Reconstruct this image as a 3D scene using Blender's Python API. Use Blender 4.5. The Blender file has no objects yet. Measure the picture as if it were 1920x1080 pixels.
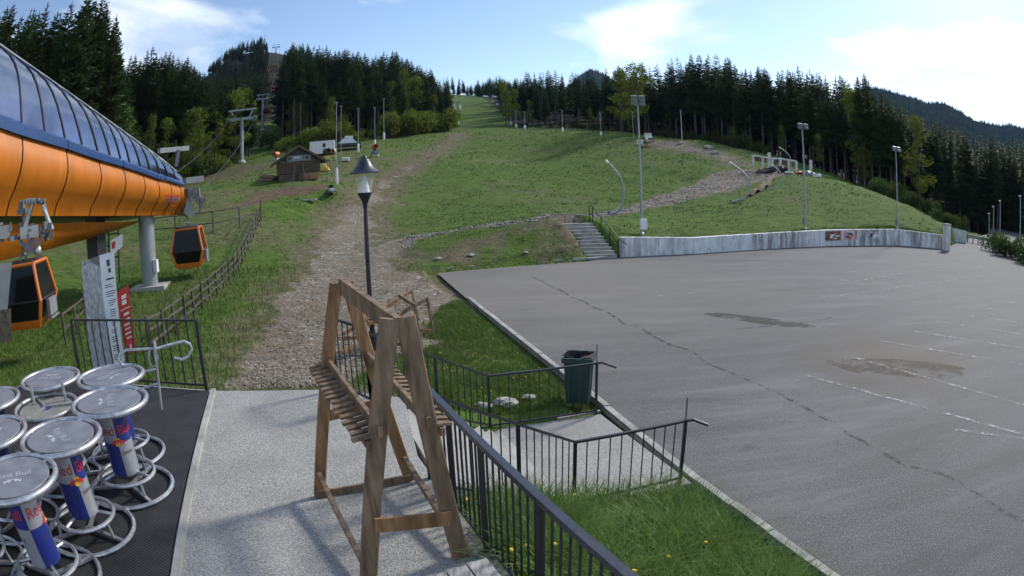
import bpy, bmesh, math, random
import numpy as np
from mathutils import Matrix, Vector

SC = bpy.context.scene
COL = SC.collection
R = math.radians
random.seed(7)
RNG = np.random.default_rng(11)

# ---------------------------------------------------------------- camera (2.8 mm webcam with barrel distortion)
CA, CB, PITCH, ROLL, CH = 1/1200, 1.19e-10, R(10.1), R(-1.53), 3.0
cp, sp, cr, sr = math.cos(PITCH), math.sin(PITCH), math.cos(ROLL), math.sin(ROLL)
CM = np.stack([[1, 0, 0], [0, sp, cp], [0, -cp, sp]], 1) @ np.array([[cr, -sr, 0], [sr, cr, 0], [0, 0, 1]])
cam = bpy.data.cameras.new('camera')
cam_ob = bpy.data.objects.new('camera', cam)
COL.objects.link(cam_ob)
SC.camera = cam_ob
cam.type = 'PANO'
cam.panorama_type = 'FISHEYE_LENS_POLYNOMIAL'
cam.sensor_width, cam.sensor_height = 36, 20.25
cam.fisheye_fov = R(170)
_s = 1920/36
cam.fisheye_polynomial_k0 = 0
cam.fisheye_polynomial_k1 = -CA*_s
cam.fisheye_polynomial_k2 = 0
cam.fisheye_polynomial_k3 = -CB*_s**3
cam.fisheye_polynomial_k4 = 0
cam.clip_start, cam.clip_end = 0.05, 8000
cam_ob.matrix_world = Matrix([[*CM[0], 0], [*CM[1], 0], [*CM[2], CH], [0, 0, 0, 1]])

# ---------------------------------------------------------------- sky, sun, exposure
SUN_AZ, SUN_EL = 50, 36          # degrees right of the view axis, above the horizon
w = bpy.data.worlds.new('World')
SC.world = w
w.use_nodes = True
nt = w.node_tree
nt.nodes.clear()
def wn(t, **k):
    n = nt.nodes.new(t)
    for a, b in k.items():
        setattr(n, a, b)
    return n
wo = wn('ShaderNodeOutputWorld')
bg = wn('ShaderNodeBackground')
bg.inputs[1].default_value = 0.11
sky = wn('ShaderNodeTexSky', sky_type='NISHITA', sun_disc=False)
sky.sun_elevation = R(SUN_EL)
sky.sun_rotation = R(SUN_AZ)
sky.altitude = 900
sky.air_density, sky.dust_density, sky.ozone_density = 1.0, 0.6, 1.6
tc = wn('ShaderNodeTexCoord')
sep = wn('ShaderNodeSeparateXYZ')
nt.links.new(tc.outputs['Generated'], sep.inputs[0])
def wm(op, a, b):
    n = wn('ShaderNodeMath', operation=op)
    for i, v in enumerate((a, b)):
        if isinstance(v, (int, float)):
            n.inputs[i].default_value = v
        else:
            nt.links.new(v, n.inputs[i])
    return n.outputs[0]
zz = wm('ADD', wm('MAXIMUM', sep.outputs[2], 0.0), 0.10)
comb = wn('ShaderNodeCombineXYZ')
nt.links.new(wm('DIVIDE', sep.outputs[0], zz), comb.inputs[0])
nt.links.new(wm('DIVIDE', sep.outputs[1], zz), comb.inputs[1])
mp = wn('ShaderNodeMapping')
mp.inputs['Location'].default_value = (3.1, 1.7, 0)
mp.inputs['Scale'].default_value = (0.75, 0.55, 1)
nt.links.new(comb.outputs[0], mp.inputs[0])
nz = wn('ShaderNodeTexNoise')
nz.inputs['Scale'].default_value = 1.0
nz.inputs['Detail'].default_value = 9
nz.inputs['Roughness'].default_value = 0.52
nz.inputs['Distortion'].default_value = 0.35
nt.links.new(mp.outputs[0], nz.inputs['Vector'])
cr_ = wn('ShaderNodeValToRGB')
cr_.color_ramp.elements[0].position = 0.49
cr_.color_ramp.elements[1].position = 0.64
nt.links.new(nz.outputs[0], cr_.inputs[0])
nz2 = wn('ShaderNodeTexNoise')
nz2.inputs['Scale'].default_value = 2.2
nz2.inputs['Detail'].default_value = 6
nt.links.new(mp.outputs[0], nz2.inputs['Vector'])
cr2 = wn('ShaderNodeValToRGB')
cr2.color_ramp.elements[0].color = (5.2, 5.9, 7.0, 1)
cr2.color_ramp.elements[1].color = (9.0, 9.2, 9.5, 1)
cr2.color_ramp.elements[0].position = 0.38
cr2.color_ramp.elements[1].position = 0.56
nt.links.new(nz2.outputs[0], cr2.inputs[0])
mx = wn('ShaderNodeMix', data_type='RGBA')
nt.links.new(wm('ADD', wm('MULTIPLY', cr_.outputs[0], 0.92), 0.015), mx.inputs['Factor'])
nt.links.new(sky.outputs[0], mx.inputs['A'])
nt.links.new(cr2.outputs[0], mx.inputs['B'])
nt.links.new(mx.outputs['Result'], bg.inputs[0])
nt.links.new(bg.outputs[0], wo.inputs[0])

sun = bpy.data.lights.new('sun', 'SUN')
sun.energy = 2.4
sun.angle = R(8.0)
sun.color = (1.0, 0.95, 0.86)
sun_ob = bpy.data.objects.new('sun', sun)
COL.objects.link(sun_ob)
_d = Vector((math.cos(R(SUN_EL))*math.sin(R(SUN_AZ)), math.cos(R(SUN_EL))*math.cos(R(SUN_AZ)), math.sin(R(SUN_EL))))
sun_ob.rotation_euler = _d.to_track_quat('Z', 'Y').to_euler()
sun_ob.location = (60, 20, 60)
vs = SC.view_settings
vs.view_transform = 'Standard'
vs.look = 'None'
vs.exposure = 0.72
vs.gamma = 1.0
SC.render.engine = 'CYCLES'
SC.cycles.use_denoising = True
SC.cycles.max_bounces = 6
SC.cycles.transparent_max_bounces = 8
SC.cycles.caustics_reflective = False
SC.cycles.caustics_refractive = False

# ---------------------------------------------------------------- from photograph pixels to places
EYE = np.array([0, 0, CH])
def ray(px, py):
    x, y = px-960, py-540
    r = math.hypot(x, y)+1e-9
    th = CA*r+CB*r**3
    s = math.sin(th)/r
    return CM @ np.array([x*s, -y*s, -math.cos(th)])
def PZ(px, py, z):                # where the line of sight meets height z
    d = ray(px, py)
    return EYE+d*(z-CH)/d[2]
def PD(px, py, dist):             # at a horizontal distance
    d = ray(px, py)
    return EYE+d*dist/math.hypot(d[0], d[1])
def PX(px, py, x):                # where it meets the vertical plane x = const
    d = ray(px, py)
    return EYE+d*x/d[0]
def PY(px, py, y):
    d = ray(px, py)
    return EYE+d*y/d[1]

# ---------------------------------------------------------------- mesh building
class MB:
    def __init__(self):
        self.v, self.f = [], []
    def add(self, vs, fs):
        o = len(self.v)
        self.v += [tuple(map(float, p)) for p in vs]
        self.f += [tuple(i+o for i in f) for f in fs]
        return self
    def box(self, c, s, rz=0.0):
        cx, cy, cz = c
        a, b, h = s[0]/2, s[1]/2, s[2]/2
        co, si = math.cos(rz), math.sin(rz)
        P = []
        for z in (-h, h):
            for x, y in ((-a, -b), (a, -b), (a, b), (-a, b)):
                P.append((cx+x*co-y*si, cy+x*si+y*co, cz+z))
        return self.add(P, [(0, 3, 2, 1), (4, 5, 6, 7), (0, 1, 5, 4), (1, 2, 6, 5), (2, 3, 7, 6), (3, 0, 4, 7)])
    def bar(self, p0, p1, wd, ht, up=(0, 0, 1)):
        p0, p1 = np.array(p0, float), np.array(p1, float)
        d = p1-p0
        d /= np.linalg.norm(d)+1e-12
        u = np.array(up, float)
        if abs(d@u) > .995:
            u = np.array([0, 1.0, 0])
        s = np.cross(d, u)
        s /= np.linalg.norm(s)
        u = np.cross(s, d)
        P = [p+s*a*wd/2+u*b*ht/2 for p in (p0, p1) for a, b in ((-1, -1), (1, -1), (1, 1), (-1, 1))]
        return self.add(P, [(0, 3, 2, 1)[::-1], (4, 5, 6, 7)[::-1], (0, 1, 5, 4)[::-1], (1, 2, 6, 5)[::-1], (2, 3, 7, 6)[::-1], (3, 0, 4, 7)[::-1]])
    def tube(self, pts, r, n=8, closed=False, cap=True):
        pts = [np.array(p, float) for p in pts]
        m = len(pts)
        rs = [r]*m if isinstance(r, (int, float)) else list(r)
        V, F = [], []
        prev = None
        for i, p in enumerate(pts):
            if closed:
                d = pts[(i+1) % m]-pts[i-1]
            else:
                d = pts[min(i+1, m-1)]-pts[max(i-1, 0)]
            d = d/(np.linalg.norm(d)+1e-12)
            if prev is None:
                a = np.array([0, 0, 1.0]) if abs(d[2]) < .9 else np.array([1.0, 0, 0])
                s = np.cross(d, a)
            else:
                s = prev-d*(prev@d)
            s = s/(np.linalg.norm(s)+1e-12)
            prev = s
            t = np.cross(d, s)
            for k in range(n):
                an = 2*math.pi*k/n
                V.append(p+rs[i]*(math.cos(an)*s+math.sin(an)*t))
        for i in range(m if closed else m-1):
            j = (i+1) % m
            for k in range(n):
                F.append((i*n+k, i*n+(k+1) % n, j*n+(k+1) % n, j*n+k))
        if cap and not closed:
            F.append(tuple(range(n))[::-1])
            F.append(tuple((m-1)*n+k for k in range(n)))
        return self.add(V, F)
    def ring(self, c, rad, r, n=32, m=8):
        return self.tube([(c[0]+rad*math.cos(2*math.pi*i/n), c[1]+rad*math.sin(2*math.pi*i/n), c[2]) for i in range(n)], r, m, closed=True)
    def lathe(self, prof, c=(0, 0, 0), n=20, cap=True):
        V, F = [], []
        for rr, z in prof:
            for k in range(n):
                a = 2*math.pi*k/n
                V.append((c[0]+rr*math.cos(a), c[1]+rr*math.sin(a), c[2]+z))
        for i in range(len(prof)-1):
            for k in range(n):
                F.append((i*n+k, i*n+(k+1) % n, (i+1)*n+(k+1) % n, (i+1)*n+k))
        if cap:
            F.append(tuple(range(n))[::-1])
            F.append(tuple((len(prof)-1)*n+k for k in range(n)))
        return self.add(V, F)
    def prism(self, poly, z0, z1):
        n = len(poly)
        V = [(p[0], p[1], z0) for p in poly]+[(p[0], p[1], z1) for p in poly]
        F = [tuple(range(n))[::-1], tuple(range(n, 2*n))]+[(i, (i+1) % n, n+(i+1) % n, n+i) for i in range(n)]
        return self.add(V, F)
    def grid(self, P):                # P[rows][cols] of points
        nr, nc = len(P), len(P[0])
        return self.add([p for r_ in P for p in r_], [(i*nc+j, i*nc+j+1, (i+1)*nc+j+1, (i+1)*nc+j) for i in range(nr-1) for j in range(nc-1)])
    def ellipsoid(self, c, s, n=10, m=6, jit=0.0, seed=0):
        rg = random.Random(seed)
        V = [(c[0], c[1], c[2]-s[2])]
        for i in range(1, m):
            t = -math.pi/2+math.pi*i/m
            for k in range(n):
                a = 2*math.pi*k/n
                q = 1+rg.uniform(-jit, jit)
                V.append((c[0]+s[0]*math.cos(t)*math.cos(a)*q, c[1]+s[1]*math.cos(t)*math.sin(a)*q, c[2]+s[2]*math.sin(t)*q))
        V.append((c[0], c[1], c[2]+s[2]))
        F = [(0, 1+(k+1) % n, 1+k) for k in range(n)]
        for i in range(m-2):
            for k in range(n):
                F.append((1+i*n+k, 1+i*n+(k+1) % n, 1+(i+1)*n+(k+1) % n, 1+(i+1)*n+k))
        e = len(V)-1
        F += [(1+(m-2)*n+k, 1+(m-2)*n+(k+1) % n, e) for k in range(n)]
        return self.add(V, F)
    def mesh(self, name, mat, smooth=False):
        me = bpy.data.meshes.new(name)
        me.from_pydata(self.v, [], self.f)
        me.materials.append(mat)
        if smooth:
            me.polygons.foreach_set('use_smooth', [True]*len(me.polygons))
            try:
                me.set_sharp_from_angle(angle=R(40))
            except Exception:
                pass
        me.update()
        return me
    def build(self, name, mat, parent=None, smooth=False, world=False):
        if world and parent is not None:
            l = parent.location
            self.v = [(x-l[0], y-l[1], z-l[2]) for x, y, z in self.v]
        return link(name, self.mesh(name, mat, smooth), parent)
def link(name, me, parent=None):
    o = bpy.data.objects.new(name, me)
    COL.objects.link(o)
    if parent is not None:
        o.parent = parent
    return o
def tag(o, label=None, cat=None, group=None, kind=None):
    if label: o['label'] = label
    if cat: o['category'] = cat
    if group: o['group'] = group
    if kind: o['kind'] = kind
    return o
def thing(name, label, cat, loc=(0, 0, 0), rz=0.0, group=None):
    o = bpy.data.objects.new(name, None)
    COL.objects.link(o)
    o.empty_display_size = 0.1
    o.location = tuple(map(float, loc))
    o.rotation_euler = (0, 0, rz)
    return tag(o, label, cat, group)
def copy_thing(src, loc, rz=0.0, label=None, group=None, scale=None):
    r_ = src.copy()
    COL.objects.link(r_)
    r_.location = tuple(map(float, loc))
    r_.rotation_euler = (0, 0, rz)
    if scale is not None: r_.scale = scale
    if label: r_['label'] = label
    if group: r_['group'] = group
    for ch in list(src.children):
        c = ch.copy()
        COL.objects.link(c)
        c.parent = r_
        for g in list(ch.children):
            d = g.copy()
            COL.objects.link(d)
            d.parent = c
    return r_
def text_geo(s, size, depth=0.0):
    cu = bpy.data.curves.new('text', 'FONT')
    cu.body = s
    cu.size = size
    cu.align_x, cu.align_y = 'CENTER', 'CENTER'
    cu.resolution_u = 3
    ob = bpy.data.objects.new('text', cu)
    COL.objects.link(ob)
    dg = bpy.context.evaluated_depsgraph_get()
    me = bpy.data.meshes.new_from_object(ob.evaluated_get(dg))
    bm = bmesh.new()
    bm.from_mesh(me)
    bmesh.ops.triangulate(bm, faces=bm.faces)
    bmesh.ops.subdivide_edges(bm, edges=[e for e in bm.edges if e.calc_length() > size*.25], cuts=2)
    bmesh.ops.triangulate(bm, faces=bm.faces)
    bm.to_mesh(me)
    bm.free()
    V = [tuple(v.co) for v in me.vertices]
    F = [tuple(p.vertices) for p in me.polygons]
    bpy.data.objects.remove(ob)
    bpy.data.meshes.remove(me)
    return V, F

# ---------------------------------------------------------------- materials
def mat(name, col, rough=.6, metal=0.0, var=.12, scale=6.0, bump=0.0, bscale=40.0, spec=.5, stretch=(1, 1, 1), col2=None, detail=5, coords='Object', bdist=.01):
    m = bpy.data.materials.new(name)
    m.use_nodes = True
    t = m.node_tree
    b = t.nodes['Principled BSDF']
    b.inputs['Roughness'].default_value = rough
    b.inputs['Metallic'].default_value = metal
    b.inputs['Specular IOR Level'].default_value = spec
    c = t.nodes.new('ShaderNodeTexCoord')
    mpn = t.nodes.new('ShaderNodeMapping')
    mpn.inputs['Scale'].default_value = stretch
    t.links.new(c.outputs[coords], mpn.inputs[0])
    n = t.nodes.new('ShaderNodeTexNoise')
    n.inputs['Scale'].default_value = scale
    n.inputs['Detail'].default_value = detail
    n.inputs['Roughness'].default_value = .62
    t.links.new(mpn.outputs[0], n.inputs['Vector'])
    rp = t.nodes.new('ShaderNodeValToRGB')
    a = [max(0, x*(1-var)) for x in col]
    d = [min(1, x*(1+var)) for x in col] if col2 is None else list(col2)
    rp.color_ramp.elements[0].color = (*a, 1)
    rp.color_ramp.elements[1].color = (*d, 1)
    rp.color_ramp.elements[0].position = .33
    rp.color_ramp.elements[1].position = .67
    t.links.new(n.outputs[0], rp.inputs[0])
    t.links.new(rp.outputs[0], b.inputs['Base Color'])
    if bump:
        n2 = t.nodes.new('ShaderNodeTexNoise')
        n2.inputs['Scale'].default_value = bscale
        n2.inputs['Detail'].default_value = 4
        t.links.new(mpn.outputs[0], n2.inputs['Vector'])
        bp = t.nodes.new('ShaderNodeBump')
        bp.inputs['Strength'].default_value = bump
        bp.inputs['Distance'].default_value = bdist
        t.links.new(n2.outputs[0], bp.inputs['Height'])
        t.links.new(bp.outputs[0], b.inputs['Normal'])
    return m
def N(m, t, **k):
    n = m.node_tree.nodes.new(t)
    for a, b in k.items():
        setattr(n, a, b)
    return n
def L(m, a, b):
    m.node_tree.links.new(a, b)
def noise(m, vec, scale, detail=5, rough=.6, dist=0.0):
    n = N(m, 'ShaderNodeTexNoise')
    n.inputs['Scale'].default_value = scale
    n.inputs['Detail'].default_value = detail
    n.inputs['Roughness'].default_value = rough
    n.inputs['Distortion'].default_value = dist
    if vec is not None: L(m, vec, n.inputs['Vector'])
    return n.outputs[0]
def ramp(m, fac, stops):
    n = N(m, 'ShaderNodeValToRGB')
    e = n.color_ramp.elements
    while len(e) < len(stops): e.new(.5)
    for q, (p, c) in zip(e, stops):
        q.position = p
        q.color = (*c, 1) if isinstance(c, (tuple, list)) else (c, c, c, 1)
    L(m, fac, n.inputs[0])
    return n.outputs[0]
def mixc(m, fac, a, b, mode='MIX'):
    n = N(m, 'ShaderNodeMix', data_type='RGBA', blend_type=mode)
    for i, v in (('Factor', fac), ('A', a), ('B', b)):
        if isinstance(v, (int, float)): n.inputs[i].default_value = v
        elif isinstance(v, tuple): n.inputs[i].default_value = (*v, 1)
        else: L(m, v, n.inputs[i])
    return n.outputs['Result']
def mth(m, op, a, b=0.0, clamp=False):
    n = N(m, 'ShaderNodeMath', operation=op, use_clamp=clamp)
    for i, v in enumerate((a, b)):
        if isinstance(v, (int, float)): n.inputs[i].default_value = v
        else: L(m, v, n.inputs[i])
    return n.outputs[0]
def bumpn(m, h, strength, dist=.02):
    n = N(m, 'ShaderNodeBump')
    n.inputs['Strength'].default_value = strength
    n.inputs['Distance'].default_value = dist
    L(m, h, n.inputs['Height'])
    return n.outputs[0]
def newmat(name, rough=.9, spec=.3):
    m = bpy.data.materials.new(name)
    m.use_nodes = True
    b = m.node_tree.nodes['Principled BSDF']
    b.inputs['Roughness'].default_value = rough
    b.inputs['Specular IOR Level'].default_value = spec
    pos = N(m, 'ShaderNodeNewGeometry').outputs['Position']
    return m, b, pos

M = {}
M['black'] = mat('black painted steel', (.018, .02, .024), .45, 0, .3, 30, .2, 120)
M['navy'] = mat('dark rail paint', (.022, .028, .045), .38, 0, .35, 18, .25, 90)
M['chrome'] = mat('galvanised tube', (.48, .49, .51), .4, .75, .3, 9)
M['chromedull'] = mat('dull steel tube', (.38, .39, .38), .45, .6, .2, 14)
M['steel'] = mat('galvanised pole', (.30, .325, .345), .5, .35, .15, 3, stretch=(1, 1, .3))
M['steeldark'] = mat('weathered grey steel', (.16, .18, .2), .55, .3, .2, 5)
M['grey'] = mat('grey paint', (.2, .21, .225), .5, 0, .12, 4)
M['white'] = mat('white paint', (.72, .73, .74), .5, 0, .08, 5)
M['offwhite'] = mat('dirty white', (.58, .57, .53), .7, 0, .2, 3)
M['wood'] = mat('oiled pine', (.22, .112, .042), .6, 0, .35, 3.0, .35, 60, col2=(.37, .21, .095), stretch=(5, 5, .6))
M['woodgrey'] = mat('weathered timber', (.145, .09, .05), .7, 0, .4, 3.0, .5, 60, col2=(.285, .195, .118), stretch=(5, 5, .7))
M['woodpale'] = mat('bleached boards', (.30, .29, .28), .8, 0, .4, 4.0, .6, 50, col2=(.52, .51, .50), stretch=(8, 1, 8))
M['wooddark'] = mat('dark log', (.075, .05, .036), .8, 0, .4, 2.5, .5, 30, col2=(.16, .11, .075), stretch=(.6, 4, 4))
M['fencewood'] = mat('fence timber', (.05, .042, .034), .85, 0, .4, 3, .4, 30, col2=(.115, .097, .08))
M['orange'] = mat('orange enamel', (.50, .15, .010), .5, 0, .14, 1.6, spec=.35, stretch=(1, 1, .25))
M['cabinorange'] = mat('cabin orange', (.66, .17, .025), .33, 0, .08, 2)
M['blue'] = mat('blue enamel', (.02, .062, .185), .35, 0, .1, 2)
M['blueb'] = mat('machine blue', (.02, .07, .33), .4, 0, .15, 3)
M['glassdark'] = mat('mirrored glazing', (.17, .205, .285), .09, .9, .25, .5)
M['cabinglass'] = mat('cabin glazing', (.010, .011, .012), .10, 0, .2, 1, spec=.22)
M['rubber'] = mat('black rubber', (.02, .02, .021), .8, 0, .3, 20)
M['can_blue'] = mat('can blue', (.018, .03, .19), .3, 0, .12, 3)
M['can_silver'] = mat('can silver', (.42, .43, .46), .3, .45, .08, 3)
M['red'] = mat('logo red', (.55, .03, .025), .45, 0, .1, 5)
M['yellow'] = mat('logo yellow', (.75, .42, .02), .45, 0, .1, 5)
M['print'] = mat('dark print', (.05, .055, .07), .6, 0, .1, 5)
M['etch'] = mat('pale etching', (.42, .44, .48), .5, 0, .1, 5)
M['tabletop'] = mat('grey table disc', (.19, .205, .235), .5, .15, .3, 3.5, detail=9)
M['concrete'] = mat('cast concrete', (.36, .35, .33), .85, 0, .22, 2.5, .5, 60)
M['stone'] = mat('pale stone', (.36, .35, .32), .9, 0, .3, 4, .6, 25)
M['bark'] = mat('spruce bark', (.05, .042, .034), .95, 0, .4, 2, .5, 12, col2=(.125, .108, .09), stretch=(2, 2, .5))
M['bin'] = mat('green plastic', (.018, .05, .048), .5, 0, .2, 6)
# ================================================================ terrain
LOT_Z = -1.5
CTRL = [(-9.5, 8.8, -.2), (-7, 9, -.2), (-4.6, 9, -.15), (-2.6, 9.2, -.2), (-9, 3, -.3), (-6, 0, -.3), (-3, 4, -.3), (-1, 1, -.3), (0, -4, -.3), (-8, -6, -.3),
        (.75, 2.2, -.12), (.2, 3.5, -.12), (-.2, 4.4, -.12), (-.6, 5.3, -.15), (1.7, 4.9, -.75), (2.6, 3, -.85), (1.4, 6.6, -1.2), (2.9, 5.6, -1.3),
        (4.9, .5, -1.42), (3.5, 5.1, -1.42), (2.55, 8.1, -1.42), (1.6, 11.5, -1.42), (.1, 17, -1.4), (-1.8, 23.2, -1.42), (.6, 7.6, -1.4), (-.2, 9.5, -1.5), (1.5, 9.8, -1.5),
        (-1.5, 8.4, -.7), (-.6, 10.9, -1.4), (-1.9, 10.4, -.85), (0, 12.5, -1.4), (-1.2, 16, -1.38), (-2.5, 20, -1.4), (-3.64, 15.6, -1.29), (-3, 12, -.95), (-5, 12, -.8), (-7, 12, -.7), (-6, 18, -1.2), (-4.5, 24, -1.4),
        (-10.3, 14.7, -.9), (-14, 14, -.9), (-18, 12, -.9), (-16, 24, -.7), (-22, 25, -.5), (-25, 15, -.6), (-14, 5, -.6),
        (-3.5, 29.9, -1.42), (0, 31.5, -1.42), (4.3, 33.3, -1.42), (-9, 28, -1.2), (-12, 30, -.8),
        (4, 20, -1.6), (12, 20, -1.6), (25, 20, -1.6), (10, 31, -1.6), (20, 33.5, -1.6), (32, 34, -1.6), (45, 15, -1.6), (30, 5, -1.6), (10, 8, -1.6), (25, -10, -1.6), (50, 35, -1.6), (48, 47, -1.6),
        (-300, 0, 30), (-200, -100, 20), (200, 0, -10), (250, -100, -5), (0, -100, -1), (400, 200, -5), (400, 500, 40), (0, 800, 40), (-400, 700, 60), (-500, 300, 30), (300, 800, 10), (-250, 800, 60), (-60, -60, 2), (100, 60, -6), (140, 100, -4)]
for px, py, d in [(1075, 418, 35.6), (900, 434, 36), (800, 458, 35.5), (740, 484, 33.5), (1000, 411, 40), (700, 450, 40), (640, 460, 37),
                  (1160, 442, 36), (1203, 440, 38), (1330, 436, 40.3), (1450, 433, 42.5), (1509, 430, 45), (1600, 428, 48), (1682, 430, 50.5), (1750, 437, 52.5),
                  (560, 335, 60), (515, 345, 58), (620, 355, 54), (490, 400, 45), (453, 306, 115), (400, 320, 105), (350, 345, 95), (492, 245, 230), (620, 268, 130), (640, 280, 100),
                  (720, 290, 90), (840, 300, 90), (780, 340, 70), (700, 360, 62), (640, 400, 50), (760, 385, 55), (900, 380, 56), (1000, 360, 63), (1150, 380, 56), (1250, 362, 60), (1340, 330, 70),
                  (1200, 310, 80), (1000, 290, 100), (850, 242, 150), (940, 241, 150), (1050, 243, 132), (1100, 247, 118), (1200, 261, 102), (1217, 266, 97), (1280, 268, 93), (1380, 297, 80), (1420, 320, 74),
                  (1530, 328, 72), (1620, 352, 67), (1700, 385, 62), (1750, 415, 57), (845, 182, 330), (905, 184, 330), (830, 216, 220), (945, 216, 220), (880, 180, 420), (760, 250, 165), (700, 256, 155), (600, 262, 155),
                  (820, 200, 260), (700, 225, 250), (517, 100, 500), (450, 104, 480), (400, 145, 420), (420, 205, 330), (570, 118, 470), (640, 150, 430), (390, 240, 250), (300, 345, 110), (200, 365, 95), (60, 380, 75), (-150, 400, 60), (200, 300, 170), (0, 290, 140), (350, 250, 220), (330, 225, 330), (250, 250, 330), (150, 280, 300), (360, 190, 420), (300, 215, 500), (700, 160, 520), (770, 178, 620), (880, 182, 560), (640, 140, 600), (960, 185, 520), (1100, 200, 400),
                  (1050, 222, 190), (1300, 270, 125), (1450, 300, 110), (1600, 345, 95), (1720, 400, 85), (1800, 436, 85), (1900, 446, 75), (1850, 420, 130), (1960, 415, 140), (1200, 215, 230), (1500, 270, 220), (1700, 330, 220)]:
    CTRL.append(tuple(PD(px, py, d)))
CTRL = np.array(CTRL)
def _phi(r2):
    return np.where(r2 > 1e-9, .5*r2*np.log(np.maximum(r2, 1e-9)), 0)
_S = 100.0
_xy = CTRL[:, :2]/_S
_n = len(CTRL)
_K = _phi(((_xy[:, None]-_xy[None])**2).sum(-1))+np.eye(_n)*2e-5
_Pm = np.c_[np.ones(_n), _xy]
_A = np.block([[_K, _Pm], [_Pm.T, np.zeros((3, 3))]])
_W = np.linalg.solve(_A, np.r_[CTRL[:, 2], np.zeros(3)])
def smooth_z(x, y):
    x, y = np.atleast_1d(np.asarray(x, float)), np.atleast_1d(np.asarray(y, float))
    out = np.empty(x.shape)
    for i in range(0, len(x), 20000):
        q = np.stack([x[i:i+20000], y[i:i+20000]], -1)/_S
        out[i:i+20000] = _phi(((q[:, None]-_xy[None])**2).sum(-1))@_W[:_n]+_W[_n]+q@_W[_n+1:]
    return out
_TAB = np.random.default_rng(5).random((256, 256))
def vnoise(x, y):
    xi, yi = np.floor(x).astype(int), np.floor(y).astype(int)
    fx, fy = x-xi, y-yi
    fx, fy = fx*fx*(3-2*fx), fy*fy*(3-2*fy)
    g = lambda a, b: _TAB[a % 256, b % 256]
    return (g(xi, yi)*(1-fx)+g(xi+1, yi)*fx)*(1-fy)+(g(xi, yi+1)*(1-fx)+g(xi+1, yi+1)*fx)*fy
def fbm(x, y, s, o=4):
    v, a, tot = 0, 1, 0
    for k in range(o):
        v = v+a*(vnoise(x/s+17.3*k, y/s+9.1*k)-.5)
        tot += a
        a *= .55
        s *= .5
    return v/tot
def inpoly(x, y, poly):
    c = np.zeros(np.shape(x), bool)
    n = len(poly)
    for i in range(n):
        x0, y0 = poly[i][:2]
        x1, y1 = poly[i-1][:2]
        with np.errstate(divide='ignore', invalid='ignore'):
            c ^= ((y0 > y) != (y1 > y)) & (x < (x1-x0)*(y-y0)/(y1-y0+1e-12)+x0)
    return c
def dpoly(x, y, pts, closed=False):       # distance to a polyline and the position along it
    best, where = np.full(np.shape(x), 1e9), np.zeros(np.shape(x))
    n = len(pts)
    for i in range(n if closed else n-1):
        ax, ay = pts[i][:2]
        bx, by = pts[(i+1) % n][:2]
        dx, dy = bx-ax, by-ay
        t = np.clip(((x-ax)*dx+(y-ay)*dy)/(dx*dx+dy*dy+1e-12), 0, 1)
        d = np.hypot(x-ax-t*dx, y-ay-t*dy)
        where = np.where(d < best, i+t, where)
        best = np.minimum(best, d)
    return best, where
def sdist(x, y, poly):
    d, _ = dpoly(x, y, poly, True)
    return np.where(inpoly(x, y, poly), -d, d)
def pz2(*q):
    return [tuple(PZ(a, b, LOT_Z)[:2]) for a, b in q]
KERB = [(6.2, -3.4)]+pz2((1540, 1080), (1300, 905), (1130, 765), (875, 560))
WALL = pz2((1165, 482), (1300, 476), (1450, 466), (1560, 461), (1680, 460), (1770, 467))
LOT = KERB+pz2((840, 530), (820, 512), (960, 500), (1100, 490))+WALL+[(45, 45.5), (62, 56), (75, 68), (81, 63), (66, 50), (52, 40), (44, 31), (40, 10), (36, -6)]
TERR = [(-9.6, 8.35), (-4.62, 8.35), (-2.75, 8.62), (-1.55, 8.3), (-1.1, 6.35), (-.82, 5.7), (.1, 3.6), (1.5, .6), (3.2, -3.5), (-9.6, -3.5)]
STEPS = [(4.1, 33.4), (6.15, 33.7), (4.3, 37.6), (2.2, 37.2)]
PATH = [(-.45, 10.65), (1.62, 11.2), (2.62, 8.05), (.78, 7.5), (-.75, 6.0), (-1.75, 8.2)]
def ground_z(x, y):
    z = smooth_z(x, y)
    x, y = np.atleast_1d(np.asarray(x, float)), np.atleast_1d(np.asarray(y, float))
    r = np.hypot(x, y)
    z = z+fbm(x, y, 1.6)*np.clip((r-8)/20, 0.15, 1)*.16+fbm(x+50, y, 9)*np.clip((r-12)/60, 0, 1)*.9
    s = sdist(x, y, LOT)
    z = np.where(s < .62, np.minimum(z, LOT_Z-.12), z)
    z = np.where(sdist(x, y, STEPS) < .05, z-.75, z)
    z = np.where(sdist(x, y, TERR) < -.05, np.minimum(z, -.3), z)
    z = np.where(sdist(x, y, PATH) < -.12, np.minimum(z, -1.6), z)
    return z
_T = np.r_[np.arange(2, 60, .12), np.arange(60, 900, 1.0)]
def G(px, py):                           # where a line of sight first meets the ground
    d = ray(px, py)
    h = math.hypot(d[0], d[1])
    X, Y, Zr = d[0]/h*_T, d[1]/h*_T, CH+d[2]/h*_T
    g = ground_z(X, Y)
    k = np.nonzero(Zr < g)[0]
    if not len(k):
        return PD(px, py, 600)
    i = max(k[0], 1)
    a = (Zr[i-1]-g[i-1])/((Zr[i-1]-g[i-1])-(Zr[i]-g[i])+1e-9)
    t = _T[i-1]+a*(_T[i]-_T[i-1])
    return np.array([d[0]/h*t, d[1]/h*t, CH+d[2]/h*t])
def gz(x, y):
    return float(ground_z(x, y)[0])
def GG(*q):
    return [G(a, b) for a, b in q]
def top_z(px, py, p):                    # height seen at a pixel, above a known footprint
    return PD(px, py, math.hypot(p[0], p[1]))[2]

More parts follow.
